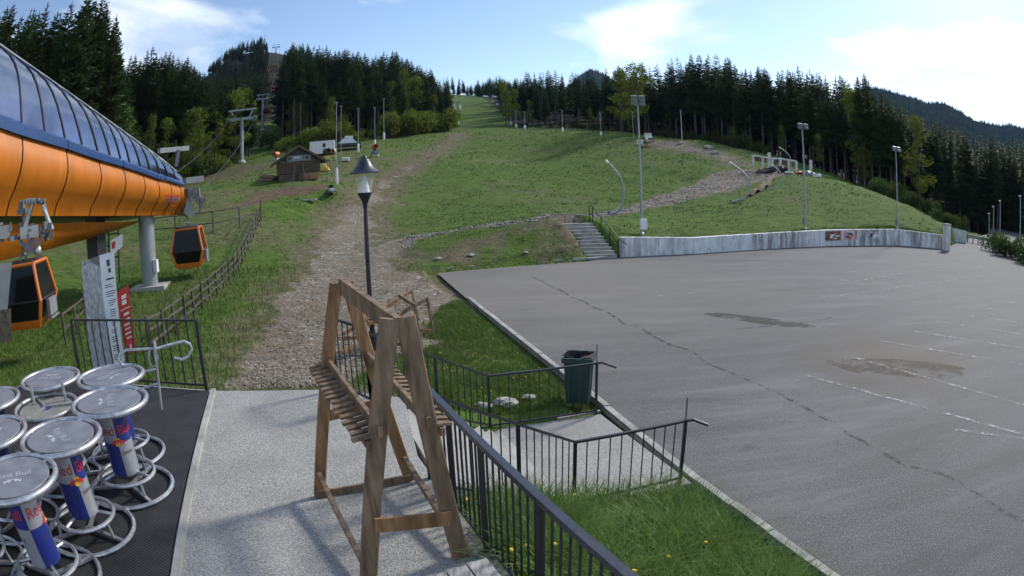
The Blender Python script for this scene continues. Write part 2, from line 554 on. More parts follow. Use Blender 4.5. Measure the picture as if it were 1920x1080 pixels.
TRACK = GG((392, 740), (430, 690), (470, 640), (500, 590), (530, 540), (560, 500), (590, 450), (618, 400), (650, 375), (690, 350), (740, 320), (800, 287), (842, 258), (862, 248), (868, 254), (838, 280), (790, 310), (745, 340),
           (722, 372), (716, 410), (722, 450), (735, 478), (770, 505), (815, 528), (845, 536), (868, 556), (838, 590), (815, 640), (760, 665), (690, 690), (640, 733))
TRAIL = GG((735, 462), (800, 440), (900, 424), (1000, 412), (1070, 405), (1130, 402), (1200, 390), (1260, 372), (1320, 356), (1380, 336), (1425, 326))
TRAILW = [1.2, .8, .55, .5, .5, .7, 1.2, 2.2, 3.2, 3.8, 3.6]
SCAR = GG((440, 388), (480, 362), (540, 350), (612, 345), (618, 358), (580, 362), (520, 372), (470, 385))
def masks(x, y):
    """gravel 0..1, bare brown soil 0..1, dry pale grass 0..1"""
    r = np.hypot(x, y)
    wob = fbm(x, y, 2.2)*1.0+fbm(x+9, y+3, .7)*.55
    s = sdist(x, y, TRACK)+wob*np.clip(r/13, .45, 3.0)+np.clip(r*.016, 0, 1.0)
    g = np.clip(.5-s/np.clip(r*.035, .35, 3.0), 0, 1)
    d, wv = dpoly(x, y, TRAIL)
    wd = np.interp(wv, range(len(TRAILW)), TRAILW)
    g = np.maximum(g, np.clip(.5-(d-wd+wob*1.4)/.9, 0, 1))
    soil = np.clip(.5-(sdist(x, y, SCAR)+wob*2)/1.2, 0, 1)
    c = G_TOWER
    soil = np.maximum(soil, .8*np.clip(1.1-np.hypot((x-c[0])/26, (y-c[1]+14)/22)+wob*.5, 0, 1))
    ex = np.clip(.5-(sdist(x, y, TRACK)-1.2+wob*2.2)/1.8, 0, 1)
    dn = np.clip((fbm(x+31, y+7, 7)-.02)*3.0, 0, 1)
    dry = np.maximum(.8*ex, dn*.5)
    mnd = np.clip(.5-(sdist(x, y, MOUND)+wob*3)/4, 0, 1)
    dry = np.maximum(dry, mnd)
    g = np.maximum(g, np.clip(mnd*.62+wob*.25, 0, .62))
    g = np.where(mnd > .3, np.maximum(g, .30), g)
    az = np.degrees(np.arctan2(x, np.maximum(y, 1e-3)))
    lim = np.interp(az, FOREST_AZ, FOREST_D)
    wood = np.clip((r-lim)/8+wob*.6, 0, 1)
    bnk = np.clip(.5-(sdist(x, y, BANK)+wob*1.2)/1.2, 0, 1)
    dry = np.maximum(dry, bnk*np.clip(.55+fbm(x+13, y+2, 1.5)*2.5, 0.1, .9))
    left = np.clip((-x-6)/8, 0, 1)*np.clip(1.3-np.abs(r-60)/60, 0, 1)
    dry = np.maximum(dry, left*.55*np.clip(fbm(x+3, y+70, 5)*3+.6, 0, 1))
    return g, soil, dry, wood
def _az(px):
    d = ray(px, 300)
    return math.degrees(math.atan2(d[0], d[1]))
_fd = [(-300, 58), (0, 62), (215, 80), (240, 100), (395, 104), (400, 135), (470, 150), (478, 260), (526, 260), (532, 145), (835, 140), (842, 420), (895, 430), (905, 330), (960, 168), (1050, 150), (1120, 138), (1200, 126), (1300, 117), (1400, 105), (1500, 97), (1600, 90), (1700, 82), (1760, 80), (2000, 80)]
FOREST_AZ, FOREST_D = [_az(q[0]) for q in _fd], [q[1] for q in _fd]
BANK = GG((790, 488), (860, 450), (960, 430), (1070, 420), (1110, 455), (1135, 482), (1000, 490), (860, 500))
G_TOWER = PD(410, 320, 105)
MOUND = [PD(1205, 264, 101), PD(1280, 266, 95), PD(1340, 280, 88), PD(1385, 296, 82), PD(1425, 318, 75), PD(1370, 312, 76), PD(1300, 292, 84), PD(1220, 285, 90)]

# polar tessellation: fine near, coarse far
def build_ground():
    rings = [1.6]
    while rings[-1] < 1000:
        rings.append(rings[-1]*(1.0125 if rings[-1] < 75 else 1.022))
    rings = np.array(rings)
    ang = np.radians(np.linspace(-112, 112, 520))
    RR, AA = np.meshgrid(rings, ang, indexing='ij')
    X, Y = (RR*np.sin(AA)).ravel(), (RR*np.cos(AA)).ravel()
    Z = ground_z(X, Y)
    g, soil, dry, wood = masks(X, Y)
    # tread and stones on bare parts, tufts on grass
    Z = Z+g*fbm(X, Y, .5, 3)*.07*np.clip(RR.ravel()/14, .5, 2.5)+(1-g)*fbm(X+5, Y+1, .6, 3)*.07*np.clip(RR.ravel()/14, .3, 3)
    nr, na = RR.shape
    i, j = np.meshgrid(np.arange(nr-1), np.arange(na-1), indexing='ij')
    a = (i*na+j).ravel()
    F = np.stack([a, a+na, a+na+1, a+1], -1)
    fg = g[F].mean(1)
    V = np.stack([X, Y, Z], -1)
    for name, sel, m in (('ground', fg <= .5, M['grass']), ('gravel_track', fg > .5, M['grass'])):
        f = F[sel]
        u, inv = np.unique(f.ravel(), return_inverse=True)
        me = bpy.data.meshes.new(name)
        me.vertices.add(len(u))
        me.vertices.foreach_set('co', V[u].ravel())
        me.loops.add(f.size)
        me.loops.foreach_set('vertex_index', inv.astype(np.int32))
        me.polygons.add(len(f))
        me.polygons.foreach_set('loop_start', np.arange(0, f.size, 4, dtype=np.int32))
        me.polygons.foreach_set('use_smooth', np.ones(len(f), bool))
        at = me.color_attributes.new('cover', 'FLOAT_COLOR', 'POINT')
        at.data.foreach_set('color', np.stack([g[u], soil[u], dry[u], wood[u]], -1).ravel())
        me.materials.append(m)
        me.update()
        me.validate()
        tag(link(name, me), kind='structure', label='grassy hillside and meadow around the piste' if name == 'ground' else 'stony gravel track leading uphill from the terrace')

def grass_material():
    m, b, pos = newmat('meadow and gravel', .95, .15)
    at = N(m, 'ShaderNodeVertexColor', layer_name='cover')
    sp_ = N(m, 'ShaderNodeSeparateColor')
    L(m, at.outputs[0], sp_.inputs[0])
    n_big, n_mid, n_fine = noise(m, pos, .11, 4), noise(m, pos, .9, 5, .65), noise(m, pos, 9, 5, .7)
    mpx = N(m, 'ShaderNodeMapping')
    mpx.inputs['Scale'].default_value = (.5, 1.6, 1)
    L(m, pos, mpx.inputs[0])
    n_str = noise(m, mpx.outputs[0], 1.6, 5, .7)
    green = ramp(m, n_mid, [(.3, (.048, .092, .010)), (.5, (.082, .15, .018)), (.7, (.12, .188, .03))])
    green = mixc(m, ramp(m, n_big, [(.38, 0.0), (.62, .75)]), green, (.108, .152, .032))
    green = mixc(m, ramp(m, n_str, [(.40, .75), (.52, 0.0)]), green, (.036, .062, .011))
    green = mixc(m, ramp(m, n_fine, [(.35, .55), (.6, 0.0)]), green, (.034, .056, .012))
    dryc = ramp(m, noise(m, pos, 2.3, 6, .7), [(.3, (.06, .055, .03)), (.5, (.12, .105, .06)), (.72, (.21, .185, .115))])
    fac = mth(m, 'ADD', mth(m, 'MULTIPLY', sp_.outputs[2], 1.5), mth(m, 'MULTIPLY', mth(m, 'SUBTRACT', n_mid, .62), 1.6), True)
    c = mixc(m, fac, green, dryc)
    soilc = ramp(m, noise(m, pos, 3.1, 6, .7), [(.3, (.05, .035, .022)), (.55, (.13, .09, .06)), (.75, (.22, .17, .12))])
    fac = mth(m, 'ADD', mth(m, 'MULTIPLY', sp_.outputs[1], 1.6), mth(m, 'MULTIPLY', mth(m, 'SUBTRACT', n_str, .7), 1.6), True)
    c = mixc(m, fac, c, soilc)
    vor = N(m, 'ShaderNodeTexVoronoi')
    vor.inputs['Scale'].default_value = 9
    L(m, pos, vor.inputs['Vector'])
    sv = N(m, 'ShaderNodeSeparateColor')
    L(m, vor.outputs['Color'], sv.inputs[0])
    peb = ramp(m, sv.outputs[0], [(.0, (.13, .11, .085)), (.5, (.2, .175, .138)), (.85, (.27, .243, .20)), (1.0, (.48, .455, .41))])
    grav = mixc(m, ramp(m, noise(m, pos, .55, 5, .6), [(.35, 0.0), (.65, .8)]), peb, (.165, .132, .09))
    grav = mixc(m, ramp(m, n_fine, [(.3, .7), (.52, 0.0)]), grav, (.07, .06, .045))
    fac = mth(m, 'ADD', sp_.outputs[0], mth(m, 'MULTIPLY', mth(m, 'SUBTRACT', n_mid, .5), 1.3))
    fac = ramp(m, fac, [(.40, 0.0), (.60, 1.0)])
    c = mixc(m, fac, c, grav)
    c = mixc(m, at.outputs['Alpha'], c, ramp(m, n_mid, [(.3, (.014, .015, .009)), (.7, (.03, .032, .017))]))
    L(m, c, b.inputs['Base Color'])
    h = mth(m, 'ADD', mth(m, 'MULTIPLY', n_fine, .5), mth(m, 'ADD', mth(m, 'MULTIPLY', n_str, 1.2), mth(m, 'MULTIPLY', vor.outputs['Distance'], -.5)))
    L(m, bumpn(m, h, .7, .10), b.inputs['Normal'])
    return m
M['grass'] = grass_material()
build_ground()
# ================================================================ parking lot, kerbs, terrace
def sheet(name, poly, z, m, thick=0.0):
    bm = bmesh.new()
    vs_ = [bm.verts.new((p[0], p[1], z)) for p in poly]
    f = bm.faces.new(vs_)
    if f.normal.z < 0: f.normal_flip()
    if thick:
        r_ = bmesh.ops.extrude_face_region(bm, geom=[f])
        bmesh.ops.translate(bm, verts=[v for v in r_['geom'] if isinstance(v, bmesh.types.BMVert)], vec=(0, 0, -thick))
        bmesh.ops.recalc_face_normals(bm, faces=bm.faces)
    bmesh.ops.triangulate(bm, faces=bm.faces)
    me = bpy.data.meshes.new(name)
    bm.to_mesh(me)
    bm.free()
    me.materials.append(m)
    return link(name, me)

def asphalt_material():
    m, b, pos = newmat('worn asphalt', .82, .35)
    big, mid, fine = noise(m, pos, .09, 4), noise(m, pos, .7, 5), noise(m, pos, 17, 6, .85)
    c = ramp(m, big, [(.35, (.10, .10, .102)), (.65, (.138, .135, .132))])
    c = mixc(m, ramp(m, mid, [(.42, .45), (.6, 0.0)]), c, (.09, .088, .088))
    c = mixc(m, ramp(m, fine, [(.36, .65), (.5, 0.0)]), c, (.045, .045, .047))
    c = mixc(m, ramp(m, fine, [(.56, 0.0), (.68, .7)]), c, (.25, .25, .245))
    grit = noise(m, pos, 42, 2, .6)
    c = mixc(m, ramp(m, grit, [(.40, .75), (.48, 0.0)]), c, (.05, .05, .052))
    c = mixc(m, ramp(m, grit, [(.56, 0.0), (.63, .6)]), c, (.27, .268, .26))
    mpx = N(m, 'ShaderNodeMapping')
    mpx.inputs['Scale'].default_value = (.25, 1.2, 1)
    mpx.inputs['Rotation'].default_value = (0, 0, R(-8))
    L(m, pos, mpx.inputs[0])
    strk = noise(m, mpx.outputs[0], .8, 6, .65)
    c = mixc(m, ramp(m, strk, [(.52, 0.0), (.66, .6)]), c, (.185, .18, .174))
    c = mixc(m, ramp(m, strk, [(.34, .6), (.47, 0.0)]), c, (.072, .071, .072))
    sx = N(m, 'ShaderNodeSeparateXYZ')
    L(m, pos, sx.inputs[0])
    right_mix = mth(m, 'ADD', mth(m, 'DIVIDE', mth(m, 'SUBTRACT', sx.outputs[0], 6.0), 22.0), mth(m, 'MULTIPLY', mth(m, 'SUBTRACT', strk, .5), 1.2), True)
    c = mixc(m, mth(m, 'MULTIPLY', right_mix, .62), c, (.078, .083, .094))  # base colour turns darker and bluer toward the right of the lot
    # dust washed in by the gravel track, at the lot's corner
    vd = N(m, 'ShaderNodeVectorMath', operation='DISTANCE')
    L(m, pos, vd.inputs[0])
    vd.inputs[1].default_value = (0, 26.5, -1.5)
    dst = mth(m, 'ADD', mth(m, 'DIVIDE', vd.outputs['Value'], 13.0), mth(m, 'MULTIPLY', mth(m, 'SUBTRACT', mid, .5), .9))
    c = mixc(m, ramp(m, dst, [(.35, .55), (1.0, 0.0)]), c, (.19, .172, .145))
    vd2 = N(m, 'ShaderNodeVectorMath', operation='DISTANCE')
    L(m, pos, vd2.inputs[0])
    vd2.inputs[1].default_value = (10.2, 13.1, -1.5)
    d2 = mth(m, 'ADD', mth(m, 'DIVIDE', vd2.outputs['Value'], 4.6), mth(m, 'MULTIPLY', mth(m, 'SUBTRACT', mid, .5), 1.1))
    c = mixc(m, ramp(m, d2, [(.25, .6), (.8, 0.0)]), c, (.105, .082, .06))
    # fine cracking
    vor = N(m, 'ShaderNodeTexVoronoi', feature='DISTANCE_TO_EDGE')
    vor.inputs['Scale'].default_value = .16
    wv = N(m, 'ShaderNodeVectorMath', operation='ADD')
    L(m, pos, wv.inputs[0])
    nv = N(m, 'ShaderNodeTexNoise')
    nv.inputs['Scale'].default_value = .8
    nv.inputs['Detail'].default_value = 6
    L(m, pos, nv.inputs['Vector'])
    L(m, nv.outputs['Color'], wv.inputs[1])
    L(m, wv.outputs[0], vor.inputs['Vector'])
    ck = mth(m, 'MULTIPLY', ramp(m, vor.outputs['Distance'], [(.0, 1.0), (.010, 0.0)]), ramp(m, noise(m, pos, .35, 3), [(.62, 0.0), (.70, .6)]))
    c = mixc(m, ck, c, (.03, .03, .03))
    L(m, c, b.inputs['Base Color'])
    L(m, bumpn(m, fine, .5, .01), b.inputs['Normal'])
    return m
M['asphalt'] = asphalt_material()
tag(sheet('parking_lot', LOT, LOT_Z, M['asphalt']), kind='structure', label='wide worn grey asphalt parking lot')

def worn_paint(name, col, lo, hi, sc=3.5):
    m, b, pos = newmat(name, .8, .3)
    b.inputs['Base Color'].default_value = (*col, 1)
    fac = ramp(m, noise(m, pos, sc, 6, .75), [(lo, 0.0), (hi, .85)])
    tr = N(m, 'ShaderNodeBsdfTransparent')
    mxs = N(m, 'ShaderNodeMixShader')
    L(m, fac, mxs.inputs[0])
    L(m, tr.outputs[0], mxs.inputs[1])
    L(m, b.outputs[0], mxs.inputs[2])
    L(m, mxs.outputs[0], m.node_tree.nodes['Material Output'].inputs[0])
    return m
M['linepaint'] = worn_paint('worn white line paint', (.44, .44, .43), .46, .62, 5.0)
M['linefaint'] = worn_paint('almost gone line paint', (.42, .42, .41), .46, .62, 5.0)
M['seal'] = worn_paint('dark sealed crack', (.062, .062, .064), .45, .62, 3.2)
M['patch'] = worn_paint('dark tar patch', (.05, .048, .045), .40, .52, 1.6)
M['stain'] = worn_paint('brown silt stain', (.085, .068, .05), .42, .60, 1.1)
def ribbon(name, pts, wd, z, m, wob=0.0):
    P = [np.array(p) for p in pts]
    mb = MB()
    rows = []
    fine = []
    for a, c in zip(P[:-1], P[1:]):
        k = max(2, int(np.linalg.norm(c-a)/.35))
        fine += [a+(c-a)*t/k for t in range(k)]
    fine.append(P[-1])
    for i, p in enumerate(fine):
        d = fine[min(i+1, len(fine)-1)]-fine[max(i-1, 0)]
        d /= np.linalg.norm(d)+1e-9
        s = np.array([-d[1], d[0]])
        o = wob*float(fbm(np.array([p[0]]), np.array([p[1]]), 1.1)[0])
        ww = wd*(1+1.6*wob*float(fbm(np.array([p[0]+40]), np.array([p[1]]), .8)[0])) if wob else wd
        rows.append([(p[0]+s[0]*(o-ww/2), p[1]+s[1]*(o-ww/2), z), (p[0]+s[0]*(o+ww/2), p[1]+s[1]*(o+ww/2), z)])
    mb.grid(rows)
    return mb.build(name, m)
bays = [('bright painted bay line crossing the brown silt stain', (1592, 668), (1960, 772), 'linepaint'), ('bay line nearest the camera below the silt stain', (1508, 703), (1960, 826), 'linepaint'),
        ('worn bay line just beyond the brown silt stain', (1655, 640), (1960, 692), 'linepaint'), ('short faded bay line at the right edge near the sealed crack', (1790, 806), (1960, 828), 'linefaint'),
        ('faded bay line, second beyond the silt stain', (1715, 622), (1960, 660), 'linefaint'), ('faded bay line, third beyond the silt stain', (1770, 605), (1960, 634), 'linefaint'), ('faded bay line, fourth beyond the silt stain', (1800, 590), (1960, 612), 'linefaint'),
        ('faded bay line, fifth beyond the silt stain', (1825, 575), (1960, 592), 'linefaint'), ('faded bay line, sixth beyond the silt stain', (1860, 563), (1960, 574), 'linefaint'),
        ('long faded cross line running past the far bays', (1530, 560), (1870, 512), 'linefaint'), ('far cross line below the retaining wall posters', (1590, 530), (1800, 494), 'linefaint'), ('isolated faded line in the middle of the lot', (1212, 557), (1330, 547), 'linepaint'),
        ('far bay line left of the poster wall row', (1540, 519), (1640, 536), 'linefaint'), ('far bay line, second in the poster wall row', (1590, 508), (1690, 524), 'linefaint'), ('far bay line, third in the poster wall row', (1640, 500), (1745, 516), 'linefaint'), ('far bay line, fourth in the poster wall row', (1690, 494), (1800, 508), 'linefaint'), ('far bay line, last in the poster wall row', (1745, 488), (1850, 500), 'linefaint')]
for lab, a, b_, mm in bays:
    tag(ribbon('bay_line', [PZ(*a, LOT_Z)[:2], PZ(*b_, LOT_Z)[:2]], .12, LOT_Z+.008, M[mm]), lab, 'road marking', 'parking bay lines')
tag(ribbon('sealed_crack', [PZ(*q, LOT_Z)[:2] for q in ((1000, 520), (1100, 570), (1250, 642), (1330, 682), (1430, 725), (1530, 782), (1600, 815), (1700, 872), (1790, 905), (1960, 995))], .11, LOT_Z+.004, M['seal'], .55), 'long dark sealed crack running diagonally across the lot', 'crack')
tag(ribbon('sealed_crack', [PZ(*q, LOT_Z)[:2] for q in ((1380, 618), (1440, 613), (1500, 606), (1560, 595))], .10, LOT_Z+.004, M['seal'], .5), 'thin crack trailing from the dark tar patch', 'crack')
def blob(name, c, rx, ry, rz, z, m, label, cat, seed):
    pts = []
    for k in range(40):
        a = 2*math.pi*k/40
        q = 1+.45*float(fbm(np.array([3*math.cos(a)+seed]), np.array([3*math.sin(a)+seed]), 1.2)[0])
        x, y = rx*math.cos(a)*q, ry*math.sin(a)*q
        pts.append((c[0]+x*math.cos(rz)-y*math.sin(rz), c[1]+x*math.sin(rz)+y*math.cos(rz)))
    tag(sheet(name, pts, z, m), label, cat)
p = PZ(1420, 600, LOT_Z)
blob('tar_patch', p, 2.0, .42, R(-42), LOT_Z+.006, M['patch'], 'dark lens shaped tar patch in the middle of the lot', 'patch', 3)
p = PZ(1700, 690, LOT_Z)
blob('silt_stain', p, 2.3, .75, R(-28), LOT_Z+.006, M['stain'], 'brown silt stain under the bright bay line', 'stain', 9)

# kerb stones along the lot
M['kerb'] = mat('kerb concrete', (.33, .325, .3), .9, 0, .3, 1.6, .6, 40)
kerb_root = thing('kerb', 'pale concrete kerb between the lawn and the parking lot', 'kerb', (*KERB[3], LOT_Z))
kp = [np.array(p) for p in KERB[1:]]
kp[0] = kp[0]+(kp[0]-kp[1])*.5
cur = 0
for a, c in zip(kp[:-1], kp[1:]):
    ln = np.linalg.norm(c-a)
    n = max(1, round(ln/1.0))
    u = (c-a)/ln
    s = np.array([-u[1], u[0]])
    for k in range(n):
        p0, p1 = a+u*(k*ln/n+.008), a+u*((k+1)*ln/n-.008)
        if 8.3 < p0[1] < 10.9: top = LOT_Z+.03
        else: top = LOT_Z+.055+random.uniform(-.015, .015)
        j = random.uniform(-.012, .012)
        mb = MB()
        mb.bar((*(p0+s*(-.09+j)), (top+LOT_Z-.1)/2), (*(p1+s*(-.09+j+random.uniform(-.01, .01))), (top+LOT_Z-.1)/2), .13, top-LOT_Z+.1)
        mb.build('kerb_stone', M['kerb'], kerb_root, world=True)
bk = [np.array(p) for p in pz2((818, 508), (960, 496), (1100, 487), (1138, 484))]
bank_kerb = thing('bank_kerb', 'low crumbling kerb under the grass bank beside the steps', 'kerb', (*bk[1], LOT_Z))
for a, c in zip(bk[:-1], bk[1:]):
    ln = np.linalg.norm(c-a)
    n = max(1, round(ln/1.0))
    for k in range(n):
        p0, p1 = a+(c-a)*(k+.01)/n, a+(c-a)*(k+.99)/n
        h = random.uniform(.05, .13)
        MB().bar((p0[0], p0[1]+.12, LOT_Z+h/2), (p1[0], p1[1]+.12+random.uniform(-.04, .04), LOT_Z+h/2), .22, h).build('kerb_stone', M['kerb'], bank_kerb, world=True)

# terrace: exposed-aggregate concrete, rubber mat with its edging
def aggregate():
    m, b, pos = newmat('exposed aggregate concrete', .85, .3)
    vor = N(m, 'ShaderNodeTexVoronoi')
    vor.inputs['Scale'].default_value = 95
    L(m, pos, vor.inputs['Vector'])
    s_ = N(m, 'ShaderNodeSeparateColor')
    L(m, vor.outputs['Color'], s_.inputs[0])
    c = ramp(m, s_.outputs[0], [(.0, (.19, .185, .172)), (.3, (.29, .284, .268)), (.65, (.39, .382, .365)), (1.0, (.53, .52, .5))])
    c = mixc(m, ramp(m, noise(m, pos, 1.3, 5), [(.35, .35), (.6, 0.0)]), c, (.2, .195, .18))
    c = mixc(m, ramp(m, noise(m, pos, 95, 3, .7), [(.34, .6), (.45, 0.0)]), c, (.09, .087, .08))
    L(m, c, b.inputs['Base Color'])
    L(m, bumpn(m, vor.outputs['Distance'], .55, .012), b.inputs['Normal'])
    return m
M['aggregate'] = aggregate()
tag(sheet('terrace', TERR, 0.0, M['aggregate'], .28), kind='structure', label='pale exposed aggregate concrete terrace')
tag(sheet('path', PATH, LOT_Z+.02, M['aggregate'], .1), kind='structure', label='short concrete path between the two handrails')
def mat_rubber():
    m, b, pos = newmat('perforated rubber mat', .7, .4)
    mpx = N(m, 'ShaderNodeMapping')
    mpx.inputs['Scale'].default_value = (1, 1, 0)
    mpx.inputs['Rotation'].default_value = (0, 0, R(14))
    L(m, pos, mpx.inputs[0])
    vor = N(m, 'ShaderNodeTexVoronoi')
    vor.inputs['Scale'].default_value = 26
    vor.inputs['Randomness'].default_value = .12
    L(m, mpx.outputs[0], vor.inputs['Vector'])
    hole = ramp(m, vor.outputs['Distance'], [(.30, 1.0), (.42, 0.0)])
    c = mixc(m, hole, ramp(m, noise(m, pos, 3, 5), [(.3, (.02, .021, .023)), (.7, (.052, .054, .058))]), (.006, .006, .007))
    L(m, c, b.inputs['Base Color'])
    L(m, bumpn(m, hole, -.9, .02), b.inputs['Normal'])
    return m
M['mat'] = mat_rubber()
e0, e1 = PZ(386, 742, 0)[:2], PZ(318, 1080, 0)[:2]
u = (np.array(e1)-np.array(e0))
e2 = np.array(e1)+u*.8
tag(sheet('rubber_mat', [(-9.4, 8.25), (e0[0]-.02, 8.25), tuple(e1), tuple(e2), (-9.4, e2[1])], .022, M['mat'], .02), 'black perforated rubber mat under the bar tables', 'mat')
MB().bar((e0[0]+.045, 8.3, .025), (e2[0]+.045, e2[1], .025), .085, .05).build('mat_edging', M['kerb'])
tag(bpy.data.objects['mat_edging'], 'narrow pale concrete edging strip along the rubber mat', 'edging')

# steps from the terrace down to the path
t = thing('concrete_stairs', 'pale concrete stairs descending from the terrace to the short path', 'stairs', (-.9, 7.4, -1.5))
top_a, top_b = np.array([-.75, 5.75]), np.array([-1.62, 8.1])
dirn = np.array([.56, .83])
for k in range(9):
    a0, b0 = top_a+dirn*(.02+.30*k), top_b+dirn*(.02+.30*k)
    zt = -.165*(k+1)
    q = [a0, a0+dirn*.32, b0+dirn*.32, b0]
    MB().prism(q, zt-.5, zt).build('step', M['concrete'], t, world=True)

# ================================================================ retaining wall with posters
def wall_material():
    m, b, pos = newmat('stained whitewashed concrete', .9, .2)
    mpx = N(m, 'ShaderNodeMapping')
    mpx.inputs['Scale'].default_value = (1, 1, .12)
    L(m, pos, mpx.inputs[0])
    c = ramp(m, noise(m, pos, 1.2, 5), [(.3, (.58, .59, .60)), (.6, (.76, .77, .78))])
    region = ramp(m, noise(m, pos, .14, 2), [(.36, 0.15), (.48, 1.0)])
    st = mth(m, 'MULTIPLY', ramp(m, noise(m, mpx.outputs[0], 2.6, 6, .7), [(.43, 0.0), (.58, 1.0)]), region)
    c = mixc(m, mth(m, 'MULTIPLY', st, .72), c, (.115, .08, .055))
    c = mixc(m, ramp(m, noise(m, mpx.outputs[0], 5.5, 5, .7), [(.58, 0.0), (.68, .75)]), c, (.13, .105, .085))
    c = mixc(m, ramp(m, noise(m, pos, 4.5, 5, .7), [(.60, 0.0), (.70, .7)]), c, (.12, .11, .10))
    L(m, c, b.inputs['Base Color'])
    L(m, bumpn(m, noise(m, pos, 14, 4), .4, .02), b.inputs['Normal'])
    return m
M['wall'] = wall_material()
M['poster1'] = mat('dark red photo poster', (.03, .02, .02), .5, 0, .3, 1.9, col2=(.34, .13, .07), detail=2)
M['poster2'] = mat('white and red poster', (.72, .72, .72), .5, 0, .1, 2.6, col2=(.40, .08, .07), detail=2)
M['poster3'] = mat('white and blue poster', (.06, .09, .12), .5, 0, .3, 2.6, col2=(.8, .8, .8), detail=3)
wt = [(1160, 445), (1300, 446), (1450, 437), (1560, 431), (1680, 430), (1770, 441)]
WTOP = [top_z(*q, p) for q, p in zip(wt, WALL)]
t = thing('retaining_wall', 'long stained whitewashed retaining wall behind the parking lot', 'wall', (*WALL[0], LOT_Z))
for i in range(len(WALL)-1):
    a, c = np.array(WALL[i]), np.array(WALL[i+1])
    ln = np.linalg.norm(c-a)
    n = max(1, round(ln/2.4))
    for k in range(n):
        p0, p1 = a+(c-a)*(k/n), a+(c-a)*((k+1)/n)
        dd = (p1-p0)/np.linalg.norm(p1-p0)
        s = np.array([-dd[1], dd[0]])
        z0, z1 = WTOP[i]+(WTOP[i+1]-WTOP[i])*k/n, WTOP[i]+(WTOP[i+1]-WTOP[i])*(k+1)/n
        o = random.uniform(-.012, .012)
        f0, f1 = p0+s*o+dd*.012, p1+s*o-dd*.012
        V = []
        for q in (f0, f1, f1+s*.42, f0+s*.42):
            V.append((*q, LOT_Z-.1))
        for q, z in ((f0, z0), (f1, z1), (f1+s*.42, z1), (f0+s*.42, z0)):
            V.append((*q, z))
        MB().add(V, [(0, 3, 2, 1), (4, 5, 6, 7), (0, 1, 5, 4), (1, 2, 6, 5), (2, 3, 7, 6), (3, 0, 4, 7)]).build('wall_panel', M['wall'], t, world=True)
def wall_pt(px, frac, off):
    d = ray(px, 450)
    for i in range(len(WALL)-1):
        a, c = np.array(WALL[i]), np.array(WALL[i+1])
        A_ = np.array([[d[0], a[0]-c[0]], [d[1], a[1]-c[1]]])
        s_, tt = np.linalg.solve(A_, a)
        if -1e-6 <= tt <= 1.0001 and s_ > 0:
            q = a+(c-a)*tt
            nrm = np.array([c[1]-a[1], a[0]-c[0]])
            nrm /= np.linalg.norm(nrm)
            zt = WTOP[i]+(WTOP[i+1]-WTOP[i])*tt
            q = q+nrm*off
            return (*q, LOT_Z+(zt-LOT_Z)*frac)
for x0, x1, lo, hi, mm, lab, nm in ((1547, 1576, .36, .93, 'poster1', 'dark red photo poster, leftmost on the retaining wall', 'poster'), (1582, 1606, .38, .95, 'poster2', 'white and red poster in the middle of the three on the wall', 'poster'), (1628, 1649, .42, .93, 'poster3', 'white and blue poster, rightmost on the retaining wall', 'poster')):
    o_ = .03
    P = [wall_pt(x0, lo, o_), wall_pt(x1, lo, o_), wall_pt(x1, hi, o_), wall_pt(x0, hi, o_)]
    Q = [wall_pt(x0, lo, o_+.02), wall_pt(x1, lo, o_+.02), wall_pt(x1, hi, o_+.02), wall_pt(x0, hi, o_+.02)]
    t = thing(nm, lab, 'poster', P[0], 0, 'posters on the retaining wall')
    MB().add(P+Q, [(0, 1, 2, 3), (7, 6, 5, 4), (0, 4, 5, 1), (1, 5, 6, 2), (2, 6, 7, 3), (3, 7, 4, 0)]).build('board', M[mm], t, world=True)
    w_ = np.array(Q[1])-np.array(Q[0])
    h_ = np.array(Q[3])-np.array(Q[0])
    n_ = np.cross(w_, h_)
    n_ /= -np.linalg.norm(n_)
    rg = random.Random(x0)
    n_ = -n_ if n_[1] > 0 else n_
    for k in range(5):
        a, b_ = rg.uniform(.05, .6), rg.uniform(.08, .6)
        c, d = a+rg.uniform(.12, .35), b_+rg.uniform(.1, .32)
        q = [np.array(Q[0])+w_*x+h_*y+n_*(.004+.002*k) for x, y in ((a, b_), (c, b_), (c, d), (a, d))]
        MB().add(q, [(0, 1, 2, 3)]).build('picture', M[rg.choice(['red', 'white', 'print', 'offwhite', 'print'])], t, world=True)
# the wall's end pillar and the further wall beside the road
p = PZ(1772, 470, LOT_Z)
t = thing('wall_pillar', 'square white pillar at the end of the retaining wall', 'pillar', p)
MB().box((p[0]+.35, p[1]+.2, LOT_Z+.95), (.6, .5, 2.1)).build('shaft', M['offwhite'], t, world=True)
MB().box((p[0]+.35, p[1]+.2, LOT_Z+2.06), (.7, .6, .12)).build('cap', M['concrete'], t, world=True)
a, c = PZ(1778, 452, LOT_Z), PZ(1812, 456, LOT_Z)
t = thing('road_wall', 'short pale wall panel beside the road beyond the pillar', 'wall', a)
za, zc = top_z(1778, 425, a), top_z(1812, 433, c)
for k in range(3):
    p0, p1 = a+(c-a)*(k+.01)/3, a+(c-a)*(k+.99)/3
    z0, z1 = za+(zc-za)*k/3, za+(zc-za)*(k+1)/3
    V = [(p0[0], p0[1], LOT_Z-.1), (p1[0], p1[1], LOT_Z-.1), (p1[0], p1[1]+.4, LOT_Z-.1), (p0[0], p0[1]+.4, LOT_Z-.1), (p0[0], p0[1], z0), (p1[0], p1[1], z1), (p1[0], p1[1]+.4, z1), (p0[0], p0[1]+.4, z0)]
    MB().add(V, [(0, 3, 2, 1), (4, 5, 6, 7), (0, 1, 5, 4), (1, 2, 6, 5), (2, 3, 7, 6), (3, 0, 4, 7)]).build('wall_panel', M['offwhite'], t, world=True)
